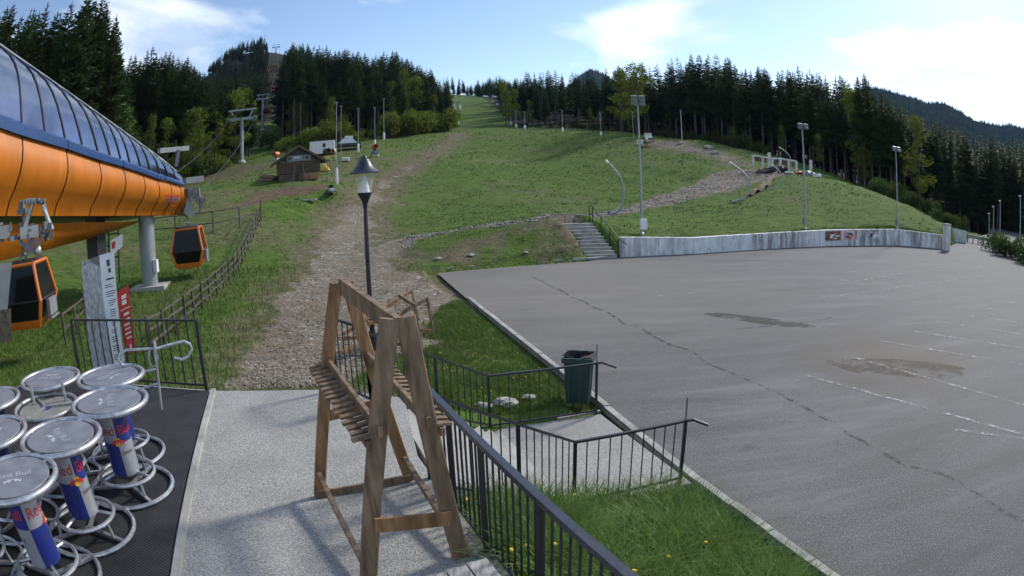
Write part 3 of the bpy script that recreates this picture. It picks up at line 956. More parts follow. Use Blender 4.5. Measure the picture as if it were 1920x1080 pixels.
# guard rail along the road
gp = [PZ(*q, LOT_Z) for q in ((1815, 454), (1845, 460), (1875, 470), (1905, 482), (1950, 505))]
t = thing('guard_rail', 'grey steel guard rail curving along the right road edge', 'guard rail', gp[2])
for a, c in zip(gp[:-1], gp[1:]):
    MB().bar(a+[0, 0, .62], c+[0, 0, .62], .07, .32).build('beam', M['steel'], t, world=True)
    n = 3
    for k in range(n):
        q = a+(c-a)*k/n
        MB().box((q[0], q[1]+.08, LOT_Z+.35), (.1, .1, .8)).build('post', M['steeldark'], t, world=True)

# stairs up the bank next to the wall
st0, st1 = PZ(1150, 484, LOT_Z), None
pb = PD(1098, 418, 37.0)
t = thing('bank_steps', 'concrete steps climbing the grass bank beside the retaining wall', 'steps', st0)
a = np.array([WALL[0][0]-.25, WALL[0][1]])
btop = np.array([pb[0]+.3, pb[1]])
nst = 10
wdir = np.array([-1.0, -.12])
wid = 1.7
for k in range(nst):
    q0, q1 = a+(btop-a)*k/nst, a+(btop-a)*(k+1.15)/nst
    zt = LOT_Z+(pb[2]-LOT_Z)*(k+1)/nst
    MB().prism([q0+wdir*wid, q0, q1, q1+wdir*wid], zt-.55, zt-.045).build('riser', M['concrete'], t, world=True)
    MB().prism([q0+wdir*(wid+.03)-(btop-a)/nst*.10, q0+[.03, 0]-(btop-a)/nst*.10, q1+[.03, 0], q1+wdir*(wid+.03)], zt-.045, zt).build('tread', M['kerb'], t, world=True)
t = thing('step_handrail', 'black steel handrail on the right of the bank steps', 'handrail', (a[0], a[1], LOT_Z))
hp = [np.array([*(a+(btop-a)*f+[.12, 0]), LOT_Z+(pb[2]-LOT_Z)*f]) for f in (0.0, .33, .66, 1.0)]
hp.append(hp[-1]+(hp[-1]-hp[-2])*.4*[1, 1, 0])
for q in hp:
    MB().tube([q-[0, 0, .2], q+[0, 0, 1.0]], .03, 6).build('post', M['black'], t, world=True)
MB().tube([hp[0]+np.array([.35, -.5, .75])]+[q+[0, 0, 1.0] for q in hp], .03, 6).build('top_rail', M['black'], t, world=True)
MB().tube([q+[0, 0, .5] for q in hp], .022, 6).build('middle_rail', M['black'], t, world=True)
# ================================================================ lighting masts and small poles
def floodlight(px, base, top, r, n, label, box=None):
    b_ = G(px, base) if base < 500 else None
    z1 = top_z(px-4, top, b_)
    t = thing('floodlight_mast', label, 'floodlight', b_, 0, 'floodlight masts on the bank above the wall')
    MB().tube([b_-[0, 0, .3], (b_[0], b_[1], z1)], [r, r*.6], 10).build('mast', M['steel'], t, True, True)
    MB().lathe([(r*2.2, -.1), (r*2.2, .05), (r*1.2, .12)], b_).build('base_plate', M['steel'], t, True, True)
    MB().bar((b_[0]-.36, b_[1], z1-.05), (b_[0]+.36, b_[1], z1-.05), .07, .07).build('crossarm', M['steeldark'], t, False, True)
    for k in range(n):
        x = b_[0]+(-.24 if k % 2 == 0 else .24)
        z = z1-.02+.22*(k//2)-(.3 if n > 2 else 0)
        lm = MB()
        c = np.array([x, b_[1]-.15, z])
        lm.bar(c+[0, .12, .05], c+[0, -.16, -.02], .34, .15)
        h = lm.build('lamp_head', M['steeldark'], t, False, True)
        MB().bar(c+[0, -.163, -.021], c+[0, -.185, -.026], .30, .12).build('lens', M['white'], h, False, True).parent = h
    if box:
        MB().box((b_[0]+box[0], b_[1]-.2, b_[2]+box[1]), (box[2], .25, box[3])).build('switch_box', M['white'] if box[2] > .3 else M['grey'], t, False, True)
    return t
floodlight(1203, 439, 186, .075, 6, 'tall floodlight mast with six lamps nearest the steps', (.08, .62, .42, .62))
floodlight(1509, 429, 232, .07, 4, 'floodlight mast in the middle above the retaining wall', (-.18, .55, .16, .5))
floodlight(1682, 428, 275, .065, 4, 'shortest floodlight mast near the right end of the wall', (-.18, .5, .2, .5))

def slim_pole(px, base, top, pad, label, lean=0, color='steel', r=None, head=False):
    b_ = G(px, base)
    d = math.hypot(b_[0], b_[1])
    z1 = top_z(px+lean, top, b_)
    r = r or max(.045, d*.0006)
    t = thing('piste_lamp_pole', label, 'lamp pole', b_, 0, 'slim lamp poles along the piste')
    MB().tube([b_-[0, 0, .5], (b_[0], b_[1], z1)], [r, r*.75], 7).build('pole', M[color], t, True, True)
    if pad:
        h = (top_z(px, base-pad, b_)-b_[2])
        MB().lathe([(r*2.6, 0), (r*3.0, h*.1), (r*2.9, h*.85), (r*1.6, h)], b_, 8).build('crash_pad', M['white'], t, True, True)
    if head or top > 0:
        MB().bar((b_[0]-r*3, b_[1]-.1, z1), (b_[0]+r*3, b_[1]-.1, z1-.05), r*5, r*2.2).build('lamp_head', M['grey'], t, False, True)
    return t
slim_pole(632, 347, 192, 33, 'lamp pole with a torn white crash pad beside the log cabin', -2)
slim_pole(640, 307, 199, 0, 'unpadded lamp pole just right of the padded pole by the cabin')
slim_pole(672, 286, 203, 17, 'padded lamp pole beside the covered piste machine')
slim_pole(703, 278, 202, 16, 'padded lamp pole behind the orange and blue snow cannon')
slim_pole(720, 262, 185, 14, 'padded lamp pole in front of the left forest edge')
slim_pole(763, 246, 201, 8, 'padded lamp pole in front of the green bush row')
for px, by, ty in ((849, 238, 190), (859, 237, 192), (851, 205, 178), (862, 206, 180)):
    slim_pole(px, by, ty, 9, {849: 'left of two padded poles at the right end of the bush row', 859: 'right of two padded poles at the right end of the bush row', 851: 'left of two small padded poles high on the narrow piste', 862: 'right of two small padded poles high on the narrow piste'}[px])
for k, (px, by, ty, pad) in enumerate(((924, 192, 176, 4), (933, 198, 178, 4), (939, 204, 182, 5), (945, 210, 184, 5), (947, 221, 188, 6), (958, 235, 205, 7), (968, 240, 208, 7), (984, 242, 210, 7))):
    slim_pole(px, by, ty, pad, ['topmost', 'second from the top', 'third from the top', 'fourth from the top', 'fourth from the bottom', 'third from the bottom', 'second from the bottom', 'lowest'][k]+' of the padded poles along the right side of the narrow piste')
slim_pole(1055, 247, 207, 8, 'padded lamp pole at the centre of the right forest edge')
slim_pole(1127, 254, 212, 7, 'padded lamp pole left of the green deciduous tree')
slim_pole(1188, 262, 210, 0, 'unpadded pole just left of the tallest floodlight mast')
slim_pole(1279, 265, 207, 0, 'unpadded pole on top of the grey mound', color='offwhite')
for px, by, ty, lab in ((1854, 446, 401, 'shortest of the lamp posts along the right road'), (1862, 450, 388, 'second lamp post along the right road, behind the shrubs'), (1874, 460, 377, 'third lamp post along the right road, behind the shrubs'), (1911, 478, 368, 'lamp post at the right edge of the photo')):
    b_ = PZ(px, by, -1.6)
    if math.hypot(b_[0], b_[1]) > 70: b_ = PD(px, by, 70)
    z1 = top_z(px, ty, b_)
    t = thing('road_lamp_post', lab, 'lamp post', b_, 0, 'lamp posts along the right road')
    MB().tube([b_-[0, 0, .6], (b_[0], b_[1], z1)], [.07, .05], 7).build('pole', M['steel'], t, True, True)
    MB().bar((b_[0]-.28, b_[1], z1), (b_[0]+.1, b_[1], z1+.03), .18, .1).build('lamp_head', M['grey'], t, False, True)

# ================================================================ gondola lift station
SX = -14.9
st = thing('lift_station', 'gondola lift station with orange panels, blue band and glazed roof', 'lift station', (-16.5, 18, -.9))
bot = [(-260, 415), (-120, 408), (0, 405), (100, 405), (200, 405), (300, 404), (346, 403)]
oto = [(-260, 130), (-120, 196), (0, 243), (42, 258), (124, 282), (185, 303), (231, 316), (268, 328), (295, 338), (318, 343), (336, 349), (346, 352)]
blu = [(-260, 100), (-120, 164), (0, 213), (60, 237), (122, 259), (183, 283), (243, 304), (300, 326), (346, 342)]
rid = [(-260, -70), (-120, 20), (0, 88), (60, 130), (120, 172), (200, 228), (270, 278), (310, 307), (335, 329), (346, 340)]
def at(curve, x):
    return float(np.interp(x, [q[0] for q in curve], [q[1] for q in curve]))
def seam(xt, xb, n=7):                   # a joint of the orange skin, top to bottom, with the hull's bulge
    a, c = PX(xt, at(oto, xt), SX), PX(xb, at(bot, xb), SX-.55)
    out = []
    for k in range(n):
        f = k/(n-1)
        p = a+(c-a)*f
        p = p+np.array([.42*math.sin(math.pi*min(1, f*1.15))*min(1, abs(a[2]-c[2])/2), 0, 0])
        out.append(p)
    return out
joints = [(-250, -262), (-150, -170), (-60, -84), (42, 11), (124, 101), (185, 167), (231, 215), (268, 253), (295, 283), (318, 307), (336, 328), (345.5, 344)]
def lerp_grid(A_, B_, n, g):
    rows = []
    for k in range(n+1):
        f = g+(1-2*g)*k/n
        rows.append([a+(c-a)*f for a, c in zip(A_, B_)])
    return rows
skin = MB()
back = []
for (t0, b0), (t1, b1) in zip(joints[:-1], joints[1:]):
    A_, B_ = seam(t0, b0), seam(t1, b1)
    ww = np.linalg.norm(A_[3]-B_[3])
    MB().grid(lerp_grid(A_, B_, 4, .035/max(ww, .1))).build('orange_panel', M['orange'], st, True, True)
    skin.grid([[p-[.06, 0, 0] for p in A_], [p-[.06, 0, 0] for p in B_]])
skin.build('panel_backing', M['black'], st, False, True)
# blue band in lengths
bx = [-260, -150, -40, 128, 232, 310, 346]
for x0, x1 in zip(bx[:-1], bx[1:]):
    xs = np.linspace(x0+.6, x1-.6, 6)
    MB().grid([[PX(x, at(oto, x)-1.0, SX+.03) for x in xs], [PX(x, at(oto, x)-4, SX+.14) for x in xs], [PX(x, at(blu, x)+3, SX+.14) for x in xs], [PX(x, at(blu, x), SX-.02) for x in xs]]).build('blue_band', M['blue'], st, True, True)
# glazing: panes between curved mullions
def rib(xb, xt, n=8):
    a = PX(xb, at(blu, xb), SX-.03)
    f_ = np.interp(xt, [-260, 0, 346], [0, .25, 1])
    c = PX(xt, at(rid, xt), SX-2.7+2.4*f_)
    out = []
    for k in range(n):
        f = k/(n-1)
        p = a+(c-a)*f
        h = np.linalg.norm(c-a)
        p = p+np.array([.12, 0, .10])*h*math.sin(math.pi*f)*.9
        out.append(p)
    return out
ribs = [(-252, -290), (-160, -200), (-90, -130), (-20, -60), (41, 0), (84, 28), (122, 44), (154, 76), (183, 107), (206, 137), (226, 163), (243, 189), (263, 213), (281, 237), (300, 259), (315, 281), (330, 304), (345, 330)]
ribs = [(a, min(b_, a)) for a, b_ in ribs]
rb = [rib(*q) for q in ribs]
for A_, B_ in zip(rb[:-1], rb[1:]):
    ww = np.linalg.norm(A_[3]-B_[3])
    MB().grid(lerp_grid(A_, B_, 3, min(.2, .03/max(ww, .1)))).build('glass_pane', M['glassdark'], st, True, True)
for A_ in rb:
    h = np.linalg.norm(A_[-1]-A_[0])
    MB().tube([p+[.01, 0, .01] for p in A_], .045 if h > 1.2 else .022, 5).build('mullion', M['navy'], st, True, True)
MB().tube([q[-1]+[0, 0, .03] for q in rb], .09, 6).build('roof_ridge', M['steeldark'], st, True, True)
# far slope of the roof and far side, closing the hull
mb = MB()
rows = []
for A_ in rb:
    tip = A_[-1]
    half = min(2.6, .3+1.05*(tip[2]-A_[0][2]))
    rows.append([tip+[-.03, 0, 0], tip+[-half, 0, -.12*half-.05], np.array([tip[0]-half*1.8, tip[1], A_[0][2]]), np.array([tip[0]-half*1.8, tip[1], min(A_[0][2]-.2, 3.4)])])
mb.grid(rows)
mb.build('far_roof', M['steeldark'], st, True, True)
# underside
xs = [-260, -120, 0, 100, 200, 300, 344]
under = MB()
under.grid([[PX(x, at(bot, x), SX-.55) for x in xs], [PX(x, at(bot, x), SX-.55)+np.array([-.35, 0, .12]) for x in xs], [PX(x, at(bot, x), SX-.55)+np.array([-4.5, 0, .1]) for x in xs]])
under.build('underside', M['black'], st, False, True)
belly = MB()
bl = [(-160, 425, 520), (0, 420, 490), (90, 419, 468), (170, 417, 447), (230, 416, 428), (262, 414, 416)]
belly.grid([[PX(x, y0, SX-1.0) for x, y0, y1 in bl], [PX(x, (y0+y1)/2, SX-1.12) for x, y0, y1 in bl], [PX(x, y1, SX-1.6) for x, y0, y1 in bl], [PX(x, y1, SX-1.6)+np.array([-2.6, 0, .1]) for x, y0, y1 in bl]])
belly.build('lower_hull', M['orange'], st, True, True)
# letters on the last panels
V, F = text_geo('LEITNER', .30)
o = PX(325, 374, SX+.06)
dy = PX(331, 374, SX)-PX(319, 374, SX)
dy /= np.linalg.norm(dy)
mb = MB()
mb.add([o+dy*x+np.array([.02, 0, y]) for x, y, z in V], F)
mb.build('letters', M['blue'], st, False, True)
q = MB().bar(o+dy*-.72+[.005, 0, .19], o+dy*.72+[.005, 0, .19], .02, .05)
q.build('letter_rule', M['red'], st, False, True)
V, F = text_geo('ropeways', .13)
MB().add([o+dy*x+np.array([.02, 0, y-.27]) for x, y, z in V], F).build('letters_small', M['red'], st, False, True)
# columns
cb = G(283, 540)
ct = np.array([cb[0], cb[1], top_z(272, 402, cb)])
MB().tube([cb-[0, 0, .2], ct], .42, 18).build('steel_column', M['steel'], st, True, True)
MB().lathe([(.62, 0), (.62, .08)], cb, 18).build('column_flange', M['steel'], st, False, True)
MB().box((cb[0], cb[1], cb[2]+.02), (1.9, 1.5, .24), .3).build('footing', M['concrete'], st, False, True)
MB().box((cb[0]+.52, cb[1]-.1, cb[2]+1.0), (.22, .2, .55)).build('junction_box', M['white'], st, False, True)
c2 = PD(183, 520, 26)
MB().box((c2[0]+.1, c2[1], 1.0), (.7, .7, 4.2)).build('dark_pier', M['black'], st, False, True)
# nose: gallows, rope entry shield and work platform
nz_ = PX(346, 350, SX)
mb = MB()
mb.bar(PD(298, 283, 31), PD(352, 278, 33), .22, .25)
mb.bar(PD(336, 281, 32), PD(330, 312, 32), .18, .2)
mb.build('gallows_beam', M['grey'], st, False, True)
MB().bar(PD(343, 340, 30.5), PD(376, 336, 31), .8, .3).build('rope_hood', M['grey'], st, False, True)
sh = [PD(*q, 29.5) for q in ((348, 352), (350, 378), (345, 398), (352, 405), (366, 404), (360, 385), (356, 365))]
mb = MB()
mb.add(sh+[p+np.array([-.5, .3, 0]) for p in sh], [tuple(range(7)), tuple(range(13, 6, -1))]+[(i, (i+1) % 7, 7+(i+1) % 7, 7+i) for i in range(7)])
mb.build('entry_shield', M['steel'], st, False, True)
mb = MB()
for k in range(7):
    p = PD(352+4*k, 355+3.5*k-(2 if k % 2 else 0), 29.3)
    mb.lathe([(.0, -.04), (.2, -.04), (.2, .04), (.0, .04)], p, 10)
for q in (((350, 352), (384, 378)), ((352, 362), (378, 384)), ((372, 352), (376, 392)), ((384, 372), (372, 400)), ((366, 350), (360, 366))):
    mb.bar(PD(*q[0], 29.2), PD(*q[1], 29.2), .1, .12)
mb.build('sheave_train', M['steeldark'], st, False, True)

# ---------------------------------------------------------------- gondola cabins
def cabin_parts(t, detail=True):
    hz = [0.0, .10, .85, 1.95, 2.05]
    hw = [.66, .72, .98, .74, .62]
    ring_ = lambda i, k=1.0: [(sx*hw[i]*k, sy*hw[i]*k, hz[i]) for sx, sy in ((-1, -1), (1, -1), (1, 1), (-1, 1))]
    R_ = [ring_(i) for i in range(5)]
    fl = MB()
    fl.add(R_[0]+R_[1], [(3, 2, 1, 0), (0, 1, 5, 4), (1, 2, 6, 5), (2, 3, 7, 6), (3, 0, 4, 7)])
    low = [tuple(np.array(R_[1][k])+(np.array(R_[2][k])-np.array(R_[1][k]))*.22) for k in range(4)]
    fl.add(R_[1]+low, [(0, 1, 5, 4), (1, 2, 6, 5), (2, 3, 7, 6), (3, 0, 4, 7)])
    fl.build('floor_pan', M['cabinorange'], t)
    for k in range(4):
        j = (k+1) % 4
        MB().add([low[k], low[j], R_[2][j], R_[2][k]], [(0, 1, 2, 3)]).build('lower_window', M['cabinglass'], t)
        MB().add([R_[2][k], R_[2][j], R_[3][j], R_[3][k]], [(0, 1, 2, 3)]).build('window', M['cabinglass'], t)
    MB().add(R_[3]+R_[4], [(4, 5, 6, 7), (0, 1, 5, 4), (1, 2, 6, 5), (2, 3, 7, 6), (3, 0, 4, 7)]).build('roof', M['black'], t)
    for k in range(4):
        MB().tube([R_[1][k], R_[2][k], R_[3][k]], .075, 6).build('corner_post', M['cabinorange'], t, True)
        j = (k+1) % 4
        MB().tube([R_[3][k], R_[3][j]], .06, 6).build('top_frame', M['cabinorange'], t, True)
        MB().tube([R_[2][k], R_[2][j]], .035, 5).build('belt_rail', M['black'], t, True)
    rk = MB()
    rk.box((1.08, 0, .55), (.14, .9, .5))
    rk.box((1.10, 0, .22), (.2, .9, .06))
    rk.build('ski_rack', M['grey'], t)
    hg = MB()
    hg.tube([(0, -.35, 2.05), (0, -.35, 2.22), (0, .35, 2.22), (0, .35, 2.05)], .05, 6)
    hg.tube([(0, 0, 2.2), (0, 0, 2.75), (.12, 0, 3.05), (.12, 0, 3.5)], .055, 6)
    hg.build('hanger', M['steeldark'], t, True)
    gp_ = MB()
    gp_.box((.12, 0, 3.55), (.3, .7, .16))
    gp_.box((.0, .2, 3.7), (.16, .25, .2))
    gp_.build('rope_grip', M['steeldark'], t)
pc = PD(357, 500, 30)
cabin_far = thing('gondola_cabin', 'orange gondola cabin leaving the station on the rope', 'gondola', pc, R(21), 'gondola cabins')
cabin_parts(cabin_far)
cabin_far.scale = (.86, .86, .94)
pn = PD(58, 610, 17.5)
cabin_near = copy_thing(cabin_far, pn, R(26), 'large orange gondola cabin parked under the station at the left edge', scale=(.86, .86, .88))
# drive gear hanging below the station's eave
t = thing('grip_machinery', 'grey steel pipes and levers clamped over the parked gondola cabin', 'machinery', PD(60, 450, 17.3))
def gear(pts, r, d=17.2):
    return MB().tube([PD(*q, d) for q in pts], r, 7)
gear(((36, 397), (38, 380), (52, 376), (70, 376), (82, 382), (86, 400)), .07).build('pipe', M['steeldark'], t, True, True)
gear(((62, 378), (52, 408), (46, 425), (38, 442)), .085).build('lever', M['chromedull'], t, True, True)
gear(((80, 384), (90, 412), (98, 430)), .08).build('lever', M['chromedull'], t, True, True)
MB().bar(PD(-10, 437, 17.4), PD(18, 434, 17.4), .3, .35).build('beam', M['chromedull'], t, False, True)
MB().bar(PD(38, 438, 17.2), PD(72, 432, 17.2), .3, .32).build('block', M['chromedull'], t, False, True)
mb = MB()
rg = random.Random(4)
for k in range(26):
    x, y = rg.uniform(-5, 100), rg.uniform(418, 448)
    p = PD(x, y, 17.1+rg.uniform(-.1, .4))
    mb.box(p, (rg.uniform(.06, .2), rg.uniform(.06, .2), rg.uniform(.06, .22)), rg.uniform(0, 3))
for k in range(8):
    x = 44+k*5.5
    mb.lathe([(.0, -.05), (.07, -.05), (.07, .05), (0, .05)], PD(x, 376+rg.uniform(-3, 4), 17.1), 8)
tag(mb.build('bolts', M['steeldark'], t, False, True), kind='stuff')
mb = MB()
for q in (((36, 452), (60, 470)), ((60, 440), (52, 470)), ((76, 440), (70, 470)), ((52, 470), (78, 474)), ((64, 446), (58, 466))):
    mb.bar(PD(*q[0], 17.2), PD(*q[1], 17.2), .12, .14)
mb.build('bracket', M['steeldark'], t, False, True)
MB().ellipsoid(PD(72, 470, 17.1), (.12, .12, .16)).build('hook', M['chrome'], t, True, True)

# ---------------------------------------------------------------- lift towers, ropes, cabins on the line
def tower(px, ybase, ytop, d, arm, label, rads=.45):
    b_ = PD(px, ybase, d)
    b_[2] = gz(b_[0], b_[1])
    z1 = PD(px, ytop, d)[2]
    t = thing('lift_tower', label, 'lift tower', b_, R(21), 'gondola lift towers')
    h = z1-b_[2]
    MB().tube([(0, 0, -.5), (0, 0, h)], [rads, rads*.8], 12).build('shaft', M['steel'], t, True)
    MB().lathe([(rads*1.9, 0), (rads*1.9, .25), (rads*1.2, .6)], (0, 0, 0), 12).build('base', M['concrete'], t)
    MB().box((0, 0, h-.1), (arm*2, .5, .5)).build('crossarm', M['steel'], t)
    MB().box((0, 0, h+arm*.62), (arm*2.1, .35, .3)).build('service_beam', M['steel'], t)
    for s in (-1, 1):
        MB().bar((s*arm*.55, 0, h), (s*arm*.85, 0, h+arm*.62), .22, .22).build('lifting_frame', M['steel'], t)
        MB().box((s*arm, 0, h-.05), (.55, arm*1.1, .5)).build('sheave_assembly', M['steeldark'], t)
        MB().box((s*arm*.8, 0, h-.55), (arm*.5, arm*.7, .1)).build('catwalk', M['grey'], t)
    return b_, z1
tw = [tower(453, 306, 222, 115, 2.6, 'nearest grey lift tower left of the log cabin'), tower(492, 245, 185, 228, 2.4, 'second lift tower farther up the forest aisle', .55), tower(517, 102, 88, 500, 3.0, 'tiny lift tower on top of the forested hill', .6)]
ropes = []
for s, nm, lab in ((-1, 'lift_rope', 'left hand steel rope of the gondola lift'), (1, 'lift_rope', 'right hand steel rope of the gondola lift')):
    if s == 1: pts = [PD(360, 378, 30.0)]
    else: pts = [PD(300, 345, 34.0)]
    for (b_, z1), arm in zip(tw, (2.6, 2.4, 3.0)):
        pts.append(np.array([b_[0]+s*arm*.93, b_[1]+s*arm*.36, z1+.1]))
    full = []
    for a, c in zip(pts[:-1], pts[1:]):
        ln = np.linalg.norm(c-a)
        for k in range(14):
            f = k/14
            full.append(a+(c-a)*f-np.array([0, 0, ln*.012*4*f*(1-f)]))
    full.append(pts[-1])
    ropes.append(full)
    tag(MB().tube(full, [.02+.00013*math.hypot(p[0], p[1]) for p in full], 5).build(nm, M['black'], None, True), lab, 'rope', 'ropes of the gondola lift')
for s, f, lab in ((1, 24.5, 'small orange gondola cabin hanging in front of the second lift tower'), (0, 29.5, 'tiny gondola cabin just above the second lift tower'), (1, 31.0, 'tiny gondola cabin on the right rope above the second tower'), (0, 35.0, 'tiny distant gondola cabin on the left rope up the hill'), (1, 36.5, 'tiny distant gondola cabin on the right rope up the hill')):
    i = int(f)
    p = ropes[s][i]+(ropes[s][i+1]-ropes[s][i])*(f-i)
    copy_thing(cabin_far, p-np.array([.12, 0, 3.6]), R(10), lab, scale=(1.15, 1.15, 1.1))
# ================================================================ trees
def leaf_material(name, c0, c1, c2, trans=.25):
    m = bpy.data.materials.new(name)
    m.use_nodes = True
    b = m.node_tree.nodes['Principled BSDF']
    b.inputs['Roughness'].default_value = .75
    b.inputs['Specular IOR Level'].default_value = .06
    oi = N(m, 'ShaderNodeObjectInfo')
    pos = N(m, 'ShaderNodeNewGeometry').outputs['Position']
    c = ramp(m, noise(m, pos, .55, 4, .7), [(.3, c0), (.5, c1), (.72, c2)])
    hsv = N(m, 'ShaderNodeHueSaturation')
    L(m, c, hsv.inputs['Color'])
    L(m, mth(m, 'ADD', mth(m, 'MULTIPLY', oi.outputs['Random'], .05), .475), hsv.inputs['Hue'])
    L(m, mth(m, 'ADD', mth(m, 'MULTIPLY', oi.outputs['Random'], .6), .7), hsv.inputs['Value'])
    L(m, hsv.outputs[0], b.inputs['Base Color'])
    if trans:
        tl = N(m, 'ShaderNodeBsdfTranslucent')
        L(m, hsv.outputs[0], tl.inputs[0])
        mxs = N(m, 'ShaderNodeMixShader')
        mxs.inputs[0].default_value = trans
        L(m, b.outputs[0], mxs.inputs[1])
        L(m, tl.outputs[0], mxs.inputs[2])
        L(m, mxs.outputs[0], m.node_tree.nodes['Material Output'].inputs[0])
    return m
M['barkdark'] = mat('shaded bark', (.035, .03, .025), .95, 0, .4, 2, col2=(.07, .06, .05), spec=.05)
M['needle'] = leaf_material('spruce needles', (.026, .044, .016), (.050, .078, .026), (.088, .122, .040), .2)
M['leaf'] = leaf_material('spring leaves', (.07, .10, .014), (.125, .165, .024), (.19, .22, .04), .35)
M['leafdark'] = leaf_material('shrub leaves', (.03, .05, .012), (.055, .085, .02), (.09, .12, .03), .3)

def raw_mesh(name, V, F3, m):
    me = bpy.data.meshes.new(name)
    V = np.asarray(V, np.float32)
    F3 = np.asarray(F3, np.int32)
    me.vertices.add(len(V))
    me.vertices.foreach_set('co', V.ravel())
    me.loops.add(F3.size)
    me.loops.foreach_set('vertex_index', F3.ravel())
    me.polygons.add(len(F3))
    me.polygons.foreach_set('loop_start', np.arange(0, F3.size, F3.shape[1], dtype=np.int32))
    me.materials.append(m)
    me.update()
    return me

def spruce_crown(seed, h, c0, rad, step=.42, lite=False):
    rg = np.random.default_rng(seed)
    tris = []
    z = c0*h
    gap_az = rg.uniform(0, 6.28)
    while z < h-.15:
        t = (z-c0*h)/(h-c0*h)
        env = rad*(1-t)**.66*(1 if t > .12 else .55+3.7*t)
        n = rg.integers(5, 7) if lite else rg.integers(5, 8)
        a0 = rg.uniform(0, 6.28)
        for k in range(n):
            a = a0+6.283*k/n+rg.uniform(-.35, .35)
            if rg.random() < .10: continue
            ln = max(.18, env*rg.uniform(.62, 1.18)*(1+.18*math.sin(a-gap_az)))
            d = np.array([math.cos(a), math.sin(a), 0])
            s = np.array([-math.sin(a), math.cos(a), 0])
            zz_ = z+rg.uniform(-.2, .2)
            up = (.45*t-.28)*ln
            sag = .16*ln
            P = lambda f: d*ln*f+np.array([0, 0, zz_+up*f-sag*math.sin(3.14*f*.8)+.10*ln*f*f])
            m_ = 2 if lite else 4
            for q in range(m_):
                f0 = .12+.78*q/m_
                f1 = f0+.9/m_
                wd = ln*(.6 if lite else .48)*(1-f0*.7)*rg.uniform(.7, 1.25)
                for sg in (-1, 1):
                    tris.append((P(f0), P(min(1, f1)), P(min(1, f0+.22))+s*sg*wd+np.array([0, 0, -wd*rg.uniform(.15, .6)])))
                if not lite:
                    tris.append((P(f0), P(min(1, f1)), P((f0+f1)/2)+np.array([0, 0, -ln*rg.uniform(.14, .32)])+s*rg.uniform(-.1, .1)))
            tris.append((P(.8)+s*ln*.07, P(.8)-s*ln*.07, P(1.0)+d*.12*ln))
        z += step*rg.uniform(.75, 1.25)*(1.9 if lite else 1.0)*(.65+.5*(1-t))
    tris.append((np.array([.07, 0, h-.9]), np.array([-.07, .03, h-.9]), np.array([0, 0, h+.35])))
    tris.append((np.array([0, .07, h-.9]), np.array([0, -.07, h-.9]), np.array([0, 0, h+.35])))
    V = np.array(tris).reshape(-1, 3)
    return V, np.arange(len(V)).reshape(-1, 3)
def trunk_geo(h, r0, r1, seed, c0, dead=14):
    rg = random.Random(seed)
    mb = MB()
    mb.tube([(rg.uniform(-.04, .04)*k, rg.uniform(-.04, .04)*k, -.8+(h+.8)*k/5) for k in range(6)], [r0+(r1-r0)*k/5 for k in range(6)], 6)
    for k in range(dead):
        z = rg.uniform(.08, max(.12, c0+.05))*h
        a = rg.uniform(0, 6.28)
        ln = rg.uniform(.5, 1.6)
        mb.tube([(0, 0, z), (math.cos(a)*ln, math.sin(a)*ln, z-ln*rg.uniform(0, .35))], [.035, .012], 3)
    return mb
HS = 20.0
SPR = []
for k, (c0, rad) in enumerate(((.30, 2.5), (.42, 2.3), (.18, 2.8), (.50, 2.0), (.08, 3.0), (.36, 2.7))):
    V, F = spruce_crown(100+k, HS, c0, rad)
    SPR.append((raw_mesh('crown', V, F, M['needle']), trunk_geo(HS*.97, .24, .03, k, c0).mesh('trunk', M['bark'], True)))
def spruce(x, y, h, kind, label, group, zoff=0.0, wide=1.0):
    t = thing('spruce_tree', label, 'spruce', (x, y, gz(x, y)+zoff), random.uniform(0, 6.28), group)
    s = h/HS
    t.scale = (s*wide, s*wide, s)
    link('crown', SPR[kind][0], t)
    link('trunk', SPR[kind][1], t)
    return t
ORD = 'leftmost,second from left,third from left,fourth from left,fifth from left,sixth from left,seventh from left,eighth from left,ninth from left,tenth from left,eleventh from left,twelfth from left,thirteenth from left,fourteenth from left,fifteenth from left,sixteenth from left,seventeenth from left,eighteenth from left,nineteenth from left,twentieth from left,twenty-first from left,twenty-second from left,twenty-third from left,twenty-fourth from left'.split(',')
def nth(label, k, n):
    return label if n > 24 else label+', '+('rightmost' if k == n-1 else ORD[k])
SKY = [(-60, -60), (0, 20), (40, 5), (90, 10), (140, -30), (190, 0), (212, 70), (225, 112), (245, 95), (280, 84), (310, 96), (345, 104), (370, 122), (392, 135), (420, 150), (480, 140), (530, 82), (560, 74), (600, 80), (640, 88), (690, 98), (738, 92), (765, 108), (800, 118), (832, 142), (850, 142), (868, 146), (886, 158), (900, 146), (930, 140), (960, 138), (1000, 130), (1050, 124), (1100, 130), (1150, 122), (1200, 112),
       (1240, 114), (1282, 100), (1312, 100), (1350, 96), (1385, 102), (1420, 120), (1470, 120), (1520, 122), (1560, 134), (1600, 140), (1640, 134), (1662, 152), (1690, 186), (1720, 206), (1750, 216), (1790, 226), (1830, 240), (1870, 246), (1920, 256), (2000, 270)]
def sky_y(px): return float(np.interp(px, [q[0] for q in SKY], [q[1] for q in SKY]))
